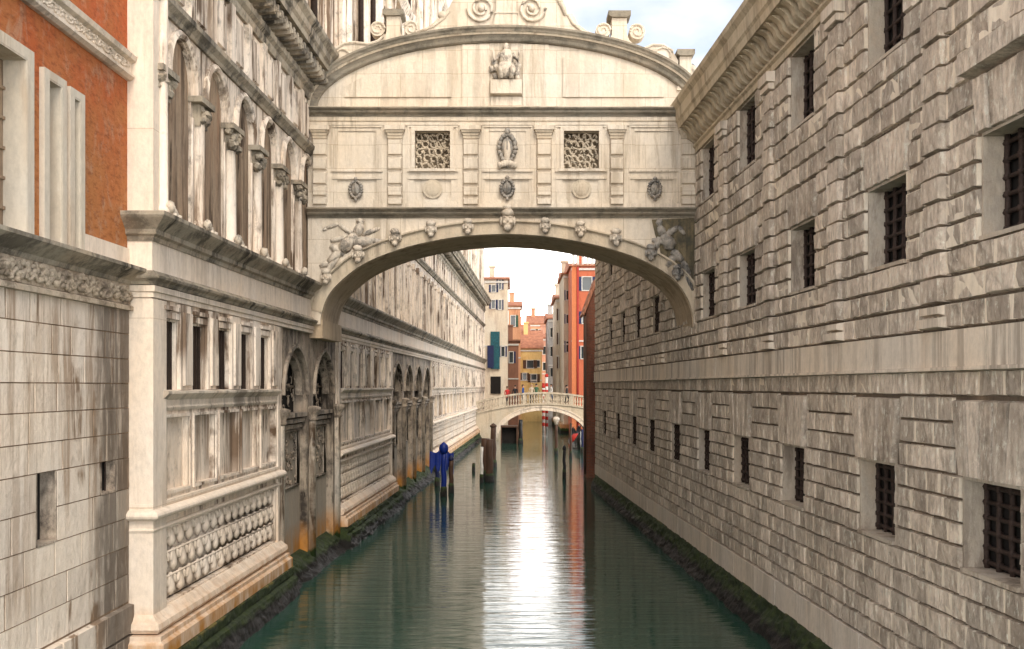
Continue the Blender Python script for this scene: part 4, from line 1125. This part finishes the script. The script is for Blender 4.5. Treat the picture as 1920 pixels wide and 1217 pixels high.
# ================================================================== FAR HOUSES
SHUT = [simple('green_shutter_paint', (.02, .09, .06), .6), simple('navy_shutter_paint', (.02, .03, .10), .6), simple('brown_shutter_paint', (.10, .05, .03), .6)]
def house(name, label, x0, x1, ytop, z, depth, wallmat, wins=(), roof='gable', base=-.3, extra=None, roof_h=1.0, yz=True, x1_back=None):
    s = FPX / z; X0, X1 = (x0 - 960) / s, (x1 - 960) / s; H = CAM_H + (HORY - ytop) / s
    t = thing(name, label, 'house', ((X0 + X1) / 2, z, 0))
    F = lambda u, h, p: (u, z - p, h)
    wl = []
    for (a, b, c, d) in wins: wl.append(((a - 960) / s, (b - 960) / s, CAM_H + (HORY - d) / s, CAM_H + (HORY - c) / s, .2, False))
    mb = MB(); mb.wall(F, X0, X1, base, H, wl, 0)
    mb.add([(X0, z, base), (X0, z + depth, base), (X0, z + depth, H), (X0, z, H)], [(0, 1, 2, 3)])
    mb.add([(X1, z, base), (X1, z + depth, base), (X1, z + depth, H), (X1, z, H)], [(0, 1, 2, 3)])
    mb.add([(X0, z + depth, base), (X1, z + depth, base), (X1, z + depth, H), (X0, z + depth, H)], [(0, 1, 2, 3)])
    mb.build('wall', wallmat, t)
    for q in wl:
        a, b, c, d = q[:4]; m2 = MB(); fr = .09
        for w_ in ((a - fr, a, c - fr, d + fr), (b, b + fr, c - fr, d + fr), (a, b, d, d + fr), (a, b, c - fr, c)): m2.box(F, *w_, -.1, .06)
        f_ = m2.build('window', 'whitepaint', t)
        m2 = MB(); m2.box(F, a, b, c, d, -.22, -.16); m2.build('pane', 'glass', f_)
        for sa, sb in ((a - fr - (b - a) * .5, a - fr), (b + fr, b + fr + (b - a) * .5)):
            if sa > X0 + .05 and sb < X1 - .05:
                m2 = MB(); m2.box(F, sa, sb, c - .05, d + .05, 0.0, .08)
                for k_ in range(6): m2.box(F, sa + .05, sb - .05, c + (d - c) * (k_ + .1) / 6, c + (d - c) * (k_ + .8) / 6, .08, .10)
                m2.build('shutter', SHUT[int(z) % 3], t)
    # string course and balcony-like sill line
    m2 = MB(); m2.box(F, X0 - .02, X1 + .02, H * .55, H * .55 + .15, -.05, .08); m2.build('string_course', 'whitepaint', t); m2 = MB(); m2.box(F, X0 - .05, X1 + .05, H - .5, H - .3, -.05, .12); m2.build('eaves_band', 'whitepaint', t)
    e = .25
    m2 = MB()
    if roof == 'gable':
        m2.add([(X0 - e, z - e, H), (X1 + e, z - e, H), (X1 + e, z + depth / 2, H + roof_h), (X0 - e, z + depth / 2, H + roof_h), (X0 - e, z + depth + e, H), (X1 + e, z + depth + e, H),
                (X0 - e, z - e, H - .12), (X1 + e, z - e, H - .12), (X0 - e, z + depth + e, H - .12), (X1 + e, z + depth + e, H - .12)],
               [(0, 1, 2, 3), (3, 2, 5, 4), (6, 7, 1, 0), (4, 5, 9, 8), (0, 3, 4, 8, 6), (1, 7, 9, 5, 2), (6, 8, 9, 7)])
    else:
        m2.box(F, X0 - e, X1 + e, H, H + .2, -depth - e, e)
    rf = m2.build('roof', 'roof' if roof == 'gable' else wallmat, t)
    m2 = MB(); cx = X0 + (X1 - X0) * .3; m2.box(lambda u, h, p: (u, z + depth * .4 - p, h), cx - .3, cx + .3, H, H + roof_h + .9, -.3, .3); m2.box(lambda u, h, p: (u, z + depth * .4 - p, h), cx - .4, cx + .4, H + roof_h + .9, H + roof_h + 1.1, -.4, .4)
    m2.build('chimney', wallmat, rf)
    return t, F, (X0, X1, H, s)
WC = wallpaint('cream_render', (.66, .60, .50)); WO = wallpaint('orange_render', (.60, .32, .19), (.25, .08, .04)); WY = wallpaint('yellow_render', (.72, .54, .24), (.4, .2, .06))
WR = wallpaint('red_render', (.52, .15, .08), (.24, .05, .03)); WG = wallpaint('grey_render', (.42, .42, .42), (.15, .15, .15)); WB = wallpaint('beige_render', (.56, .50, .40)); WP = wallpaint('pink_render', (.55, .30, .22))
WBR = wallpaint('brown_render', (.26, .13, .09), (.1, .06, .05))
t, F, q = house('house', 'tall cream house with green shutters beside the palace end, beyond the footbridge', 908, 952, 522, 112, 12, WC,
                [(922, 929, 535, 547), (935, 940, 563, 580), (935, 940, 525, 542), (922, 928, 563, 578), (940, 946, 650, 668)], 'gable', roof_h=.8)
s = q[3]
m2 = MB(); m2.box(F, (920 - 960) / s, (937 - 960) / s, CAM_H + (HORY - 692) / s, CAM_H + (HORY - 622) / s, 0, .3); m2.build('green_shutters', simple('teal_paint', (.01, .10, .13), .5, .5), t)
m2 = MB(); m2.box(F, (914 - 960) / s, (926 - 960) / s, CAM_H + (HORY - 690) / s, CAM_H + (HORY - 648) / s, .3, .5); m2.build('awning', 'navy', t)
m2 = MB(); m2.box(F, (920 - 960) / s, (939 - 960) / s, CAM_H + (HORY - 738) / s, CAM_H + (HORY - 706) / s, 0, .2); m2.build('doorway', 'void', t)
house('house', 'narrow orange house squeezed behind the cream house', 953, 976, 572, 132, 8, WO, [(958, 966, 592, 612), (960, 967, 640, 655)], 'gable', roof_h=.8)
house('house', 'dark brown fronted house with shaded ground floor left of the yellow house', 950, 972, 640, 124, 6, WBR, [(955, 962, 660, 680)], 'flat')
house('house', 'yellow house with paired windows closing the view above the footbridge', 974, 1016, 652, 140, 10, WY, [(988, 1000, 676, 690), (1005, 1012, 676, 688), (980, 987, 700, 712), (996, 1006, 702, 716)], 'gable', roof_h=2.6)
house('house', 'orange house with tiled roof rising behind the yellow house', 990, 1026, 606, 165, 10, WO, [(996, 1003, 618, 630), (1010, 1017, 618, 630)], 'gable', roof_h=1.6)
house('house', 'low red roofed house between the narrow orange and yellow houses', 966, 992, 622, 152, 8, WR, [(972, 979, 634, 644)], 'gable', roof_h=1.3)
house('house', 'pink house with narrow front right of the yellow house', 1014, 1031, 632, 146, 8, WP, [(1018, 1023, 650, 664), (1018, 1023, 680, 694)], 'gable', roof_h=.8)
house('house', 'pale grey house with blue shutters before the pink house', 1028, 1046, 596, 128, 10, WG, [(1032, 1037, 615, 632), (1039, 1043, 615, 632), (1032, 1037, 650, 668), (1032, 1037, 690, 706), (1039, 1043, 650, 668)], 'gable', roof_h=.9)
house('house', 'grey white house with iron balcony beside the beige house', 1043, 1062, 558, 116, 10, WC, [(1048, 1053, 580, 600), (1055, 1059, 580, 600), (1048, 1053, 625, 645), (1048, 1053, 670, 690), (1055, 1059, 625, 645)], 'gable', roof_h=.8)
house('house', 'thin beige house front touching the tall red house', 1057, 1074, 512, 106, 10, WB, [(1062, 1066, 545, 562), (1062, 1066, 590, 606), (1062, 1066, 640, 660)], 'gable', roof_h=.6)
t, F, q = house('house', 'tall red house with white framed window, behind the prison end', 1072, 1140, 497, 100, 12, WR, [(1092, 1109, 520, 544), (1092, 1106, 585, 606), (1090, 1104, 650, 672)], 'gable', roof_h=.9)
s = q[3]
m2 = MB(); m2.tube([((1083 - 960) / s, 99.8, 0.2), ((1083 - 960) / s, 99.8, q[2] - .2)], .11, 7); m2.build('drain_pipe', simple('red_pipe', (.42, .05, .04)), t, smooth=True)
m2 = MB(); m2.box(F, (1072 - 960) / s, (1082 - 960) / s, -.2, q[2], 0, .15); m2.build('corner_strip', wallpaint('orange_strip', (.58, .20, .09), (.4, .1, .05)), t)
m2 = MB()
for k_ in range(5): m2.box(F, (1074 + k_ * 9 - 960) / s, (1078 + k_ * 9 - 960) / s, q[2] + .1, q[2] + 1.2, -1.2, -.9)
m2.box(F, (1073 - 960) / s, (1125 - 960) / s, q[2] + 1.1, q[2] + 1.3, -1.3, -.8); m2.build('roof_terrace', 'whitepaint', t)
for px, zz, hh, lab in ((1025, 96.5, 5.6, 'tall red and white striped mooring pole beyond the footbridge'), (1019, 98.0, 4.6, 'shorter striped mooring pole left of the tall striped one')):
    s_ = FPX / zz; X = (px - 960) / s_; t = thing('striped_pole', lab, 'mooring pole', (X, zz, 0))
    m2 = MB(); m2.tube([(X, zz, -.4), (X, zz, hh)], .13, 8); m2.build('shaft', 'whitepaint', t, smooth=True)
    m2 = MB()
    for k_ in range(7): m2.tube([(X, zz, 1.0 + k_ * .62), (X, zz, 1.32 + k_ * .62)], .14, 8)
    m2.build('stripes', 'redcloth', t)
    m2 = MB(); m2.blob((X, zz, hh + .12), (.18, .18, .2), n=8); m2.build('cap', 'redcloth', t, smooth=True)
# small brick house right after the prison
t = thing('brick_house', 'narrow dark red brick house with sloping roof against the end of the prison', 'house', (4.2, 50, 0))
F = lambda u, h, p: (u, 54.0 - p, h)
mb = MB(); mb.prism(F, [(3.86, -.3), (9, -.3), (9, 11.5), (4.42, 10.2), (3.86, 8.6)], -2.2, 0); mb.build('wall', 'brick', t)
mb = MB(); mb.prism(F, [(3.74, 8.42), (4.44, 10.25), (9.1, 11.55), (9.1, 11.75), (4.36, 10.42), (3.66, 8.5)], -2.4, .2); mb.build('roof', 'roof', t)
mb = MB(); mb.tube([(3.80, 53.9, 8.4), (3.80, 53.9, .2)], .06, 7); mb.build('drain_pipe', 'darkwood', t, smooth=True)

# canal sides beyond
o = MB(); o.box(lambda u, h, p: (u, 100 - p, h), -30, -2.9, -.3, .9, -60, 0); q_ = o.build('quay', 'gate_lower'); q_['kind'] = 'structure'
o = MB(); o.box(lambda u, h, p: (u, 105 - p, h), 4.9, 40, -.3, .9, -60, 0); q_ = o.build('quay', 'gate_lower'); q_['kind'] = 'structure'
o = MB(); o.box(lambda u, h, p: (u, 170 - p, h), -60, 60, -.3, 1.0, -40, 0); q_ = o.build('quay', 'gate_lower'); q_['kind'] = 'structure'

# ================================================================== MOORING POLES AND BOATS
def ground_pt(px, py):
    s = (py - HORY) / CAM_H; return (px - 960) / s, FPX / s, s
def pole(name, label, cat, px, py, ytop, rpx, mat, group=None, cap=None, capmat=None, lean=0.0):
    X, Z, s = ground_pt(px, py); H = (py - ytop) / s; r = rpx / s
    t = thing(name, label, cat, (X, Z, 0), group)
    mb = MB(); n = 7
    mb.tube([(X + lean * (i / n) + .02 * math.sin(i * 2.1), Z, -.6 + (H + .6) * i / n) for i in range(n + 1)], [r * 1.1 - r * .15 * i / n for i in range(n + 1)], 10)
    sh_ = mb.build('shaft', mat, t, smooth=True)
    if cap:
        m2 = MB(); m2.lathe((X + lean, Z, H - .05), cap(r), 10); m2.build('cap', capmat or mat, t, smooth=True)
    m2 = MB(); m2.lathe((X, Z, -.1), [(r * 1.25, 0), (r * 1.35, .2), (r * 1.2, .45), (r * 1.02, .55)], 10); m2.build('weed_collar', 'algae', t, smooth=True)
    return t
rc = lambda r: [(r * .9, 0), (r * 1.25, .05), (r * 1.2, .12), (r * .5, .22), (.01, .26)]
ball = lambda r: [(r * .8, 0), (r * 1.5, .1), (r * 1.8, .25), (r * 1.5, .4), (r * .6, .5), (.01, .54)]
pole('mooring_pole', 'tall bright blue mooring pole with round top beside the palace water gates', 'mooring pole', 832, 931, 850, 5.2, 'blue', 'blue and dark poles at the water gates', ball, 'blue')
pole('mooring_pole', 'dark wooden pole just left of the tall bright blue pole', 'mooring pole', 820, 912, 858, 4.2, 'navy', 'blue and dark poles at the water gates', rc, 'blue')
pole('mooring_pole', 'black wooden pole just right of the tall bright blue pole', 'mooring pole', 846, 924, 862, 4.4, 'darkwood', 'blue and dark poles at the water gates', rc, 'navy')
# blue cloth slung over the poles
X, Z, s = ground_pt(830, 922)
mb = MB(); n = 12; mm = 8; vs = []
for i in range(n + 1):
    for j in range(mm + 1):
        u = -.58 + 1.08 * i / n; v = j / mm
        hh = 2.02 - .3 * abs(u) - .35 * math.sin((u + .6) * 5) ** 2 * .5 - v * (.75 + .25 * math.sin(i * 1.7))
        vs.append((X + u, Z - .12 - .08 * math.sin(i * 1.9) - .10 * v, hh))
fs = [(i * (mm + 1) + j, i * (mm + 1) + j + 1, (i + 1) * (mm + 1) + j + 1, (i + 1) * (mm + 1) + j) for i in range(n) for j in range(mm)]
mb.add(vs, fs); mb.add([(x, y + .04, z) for x, y, z in vs], fs)
o = mb.build('tarpaulin', 'blue', smooth=True, recalc=False); tag(o, 'crumpled blue tarpaulin hung over the blue mooring poles', 'tarpaulin')
pole('mooring_pole', 'thick brown mooring post in front of the white pole, near the palace end', 'mooring pole', 910, 897, 822, 8.5, 'darkwood', 'posts before the footbridge left')
pole('mooring_pole', 'second thick brown post just right of the white slim pole', 'mooring pole', 918, 904, 824, 7.0, 'darkwood', 'posts before the footbridge left')
pole('mooring_pole', 'white painted slim pole leaning on the thick brown post', 'mooring pole', 903, 906, 838, 3.0, 'whitepaint', 'posts before the footbridge left')
pole('mooring_pole', 'tall dark brown post with rounded cap under the left end of the footbridge', 'mooring pole', 925, 876, 800, 5.5, 'darkwood', 'posts before the footbridge left', rc)
pole('mooring_pole', 'short dark stump close to the mossy palace edge', 'mooring pole', 888, 884, 868, 2.6, 'darkwood', 'posts before the footbridge left')
pole('mooring_pole', 'black post with curved iron head standing alone in mid canal', 'mooring pole', 1058, 896, 842, 3.0, 'blackpaint', 'posts before the footbridge right', rc)
pole('mooring_pole', 'brown post with broad pale cap under the middle of the footbridge', 'mooring pole', 1043, 852, 796, 3.0, 'darkwood', 'posts before the footbridge right', lambda r: [(r, 0), (r * 1.6, .25), (r * 2.2, .4), (r * 2.2, .5), (r, .6)], 'moulding_pale')
pole('mooring_pole', 'slim dark post right of the pale capped post under the footbridge', 'mooring pole', 1070, 858, 794, 2.4, 'darkwood', 'posts before the footbridge right')
pole('mooring_pole', 'black post beside the dark boathouse under the left of the footbridge', 'mooring pole', 976, 832, 787, 4.0, 'blackpaint', 'posts before the footbridge left')
pole('mooring_pole', 'dark post at the bow of the red covered gondola', 'mooring pole', 1092, 850, 805, 2.6, 'navy', 'posts before the footbridge right')
def gondola(px, py, length, label, cover):
    X, Z, s = ground_pt(px, py); t = thing('gondola', label, 'boat', (X, Z, 0))
    mb = MB(); n = 14; vs = []
    for i in range(n + 1):
        u = i / n; y = Z + length * (u - .5); w_ = .62 * math.sin(math.pi * min(1, max(0, u))) ** .6 + .02; sh = .35 + 1.1 * abs(2 * u - 1) ** 4
        for a, hh in ((-1, sh), (-.6, -.1), (0, -.18), (.6, -.1), (1, sh), (.85, sh - .03), (0, sh - .28), (-.85, sh - .03)): vs.append((X + a * w_, y, hh if abs(hh) > .2 or True else hh))
    k_ = 8; fs = [(i * k_ + j, i * k_ + (j + 1) % k_, (i + 1) * k_ + (j + 1) % k_, (i + 1) * k_ + j) for i in range(n) for j in range(k_)] + [tuple(range(k_)), tuple(n * k_ + j for j in range(k_ - 1, -1, -1))]
    mb.add(vs, fs); mb.build('hull', 'blackpaint', t, smooth=True)
    mb = MB(); mb.tube([(X, Z - length * .46, .9), (X, Z - length * .49, 1.5), (X, Z - length * .47, 1.75), (X, Z - length * .51, 1.8)], .05, 6); mb.build('prow_iron', 'iron', t, smooth=True)
    mb = MB(); mb.blob((X, Z, .55), (.52, length * .22, .5), n=12, jit=.15); mb.build('cover', cover, t, smooth=True)
gondola(1081, 838, 9.0, 'black gondola with red cover moored under the right side of the footbridge', 'redcloth')
gondola(1091, 833, 8.0, 'black gondola with dark blue cover at the prison side behind the red covered one', 'navy')
# boathouse left under the bridge
X, Z, s = ground_pt(958, 832)
t = thing('boat_shed', 'dark open boat shed at the water under the left side of the footbridge', 'shed', (X, Z, 0))
F = lambda u, h, p, Z=Z: (u, Z - p, h)
mb = MB(); x0, x1 = X - .85, X + .55; Ht = 1.35
for a, b in ((x0, x0 + .1), (x1 - .1, x1)): mb.box(F, a, b, -.3, Ht, -1.8, 0)
mb.box(F, x0, x1, Ht, Ht + .12, -1.9, .1); mb.build('frame', 'darkwood', t)
mb = MB(); mb.box(F, x0 + .1, x1 - .1, -.1, Ht, -1.6, -.5); mb.build('dark_opening', 'void', t)

# ================================================================== PEOPLE ON THE FOOTBRIDGE
SKIN = simple('skin', (.52, .30, .21), .6, .1, .1)
def person_mesh(walk, arm):
    J = {'pel': (0, 0, .95, .14), 'bel': (0, 0, 1.10, .13), 'che': (0, 0, 1.32, .15), 'nk0': (0, 0, 1.47, .065), 'nk1': (0, .0, 1.54, .055), 'hd': (0, -.015, 1.64, .10), 'tp': (0, 0, 1.72, .075),
         'sl': (-.18, 0, 1.42, .06), 'el': (-.24, .02, 1.15, .045), 'wl': (-.25, -.06 - arm, .92 + arm, .032), 'hl': (-.25, -.10 - arm, .85 + arm, .035),
         'sr': (.18, 0, 1.42, .06), 'er': (.24, .03, 1.15, .045), 'wr': (.25, -.05 + arm * .4, .92, .032), 'hr': (.25, -.08 + arm * .4, .84, .035),
         'pl': (-.09, 0, .90, .095), 'kl': (-.10, -.02 - walk, .50, .065), 'al': (-.10, walk * .3, .09, .045), 'tl': (-.10, walk * .3 - .16, .04, .035),
         'pr': (.09, 0, .90, .095), 'kr': (.10, -.02 + walk * .6, .50, .065), 'ar': (.10, walk, .09, .045), 'tr': (.10, walk - .16, .04, .035)}
    E = ['pel bel', 'bel che', 'che nk0', 'nk0 nk1', 'nk1 hd', 'hd tp', 'che sl', 'sl el', 'el wl', 'wl hl', 'che sr', 'sr er', 'er wr', 'wr hr', 'pel pl', 'pl kl', 'kl al', 'al tl', 'pel pr', 'pr kr', 'kr ar', 'ar tr']
    K = list(J); me = bpy.data.meshes.new('person'); me.from_pydata([J[k][:3] for k in K], [tuple(K.index(x) for x in e.split()) for e in E], [])
    ob = bpy.data.objects.new('tmp_person', me); COL.objects.link(ob)
    me.skin_vertices.new() if hasattr(me.skin_vertices, 'new') and not me.skin_vertices else None
    md = ob.modifiers.new('skin', 'SKIN'); md.use_smooth_shade = True
    if me.skin_vertices:
        for i, k in enumerate(K): me.skin_vertices[0].data[i].radius = (J[k][3], J[k][3] * .85); me.skin_vertices[0].data[i].use_root = (k == 'pel')
    ob.modifiers.new('sub', 'SUBSURF').levels = 1
    dg = bpy.context.evaluated_depsgraph_get(); m2 = bpy.data.meshes.new_from_object(ob.evaluated_get(dg))
    bpy.data.objects.remove(ob); return m2
def person(label, px, p, coat, legs, hair, face, walk=.12, arm=.05):
    X = (px - 960) / SF; z0 = topf(X); t = thing('person', label, 'person', (X, ZF - p, z0), 'people on the footbridge'); t.rotation_euler.z = face
    me = person_mesh(walk, arm); me.materials.clear()
    for m_ in (SKIN, coat, legs): me.materials.append(m_)
    for f in me.polygons:
        c = f.center; f.material_index = 0 if c.z > 1.50 or (c.z < .93 and abs(c.x) > .2) else (1 if c.z > .80 else 2); f.use_smooth = True
    b = bpy.data.objects.new('body', me); COL.objects.link(b); b.parent = t
    m2 = MB(); m2.blob((0, .025, 1.70), (.105, .115, .085), n=12); m2.blob((0, .06, 1.64), (.095, .07, .10), n=10)
    hm = m2.build('hair', hair, None, smooth=True); hm.parent = t
    m2 = MB(); m2.blob((0, -.115, 1.63), (.016, .022, .028), n=6)
    for q in (-1, 1): m2.blob((q * .10, 0, 1.635), (.014, .025, .032), n=6)
    fm = m2.build('nose_and_ears', SKIN, None, smooth=True); fm.parent = t
    m2 = MB()
    for q in (-1, 1): m2.blob((q * .035, -.092, 1.655), (.014, .010, .009), n=6)
    m2.blob((0, -.095, 1.59), (.028, .008, .008), n=6)
    em = m2.build('eyes_and_mouth', M['blackpaint'], None, smooth=True); em.parent = t
cl = lambda n, c: simple(n, c, .85, .2, .2)
DARK = cl('black_cloth', (.02, .02, .025)); REDC = cl('red_cloth', (.45, .03, .03)); BLUC = cl('blue_cloth', (.04, .08, .25)); BEI = cl('beige_cloth', (.5, .42, .32)); JEAN = cl('jeans', (.05, .07, .13)); GRN = cl('green_cloth', (.05, .12, .07)); HB = cl('brown_hair', (.06, .035, .02)); HK = cl('black_hair', (.015, .012, .01)); HG = cl('fair_hair', (.35, .25, .13))
person('person in a red coat at the left end of the footbridge', 951, -1.1, REDC, DARK, HB, .4)
person('person in a black jacket behind the railing, second from the left', 966, -1.3, DARK, JEAN, HK, -.3)
person('person in a blue jacket crossing the footbridge left of its crown', 981, -.9, BLUC, JEAN, HB, 1.3, .2)
person('person in a beige coat facing the canal near the footbridge crown', 997, -.6, BEI, DARK, HG, 0.0, .02)
person('person in dark green beside the beige coated one on the footbridge', 1006, -.8, GRN, DARK, HK, .1, .02)
person('person in a white top just right of the footbridge crown', 1034, -1.0, cl('white_cloth', (.6, .58, .55)), JEAN, HB, -1.2, .2)
person('person in black walking near the right end of the footbridge', 1064, -1.2, DARK, DARK, HK, 1.4, .22)
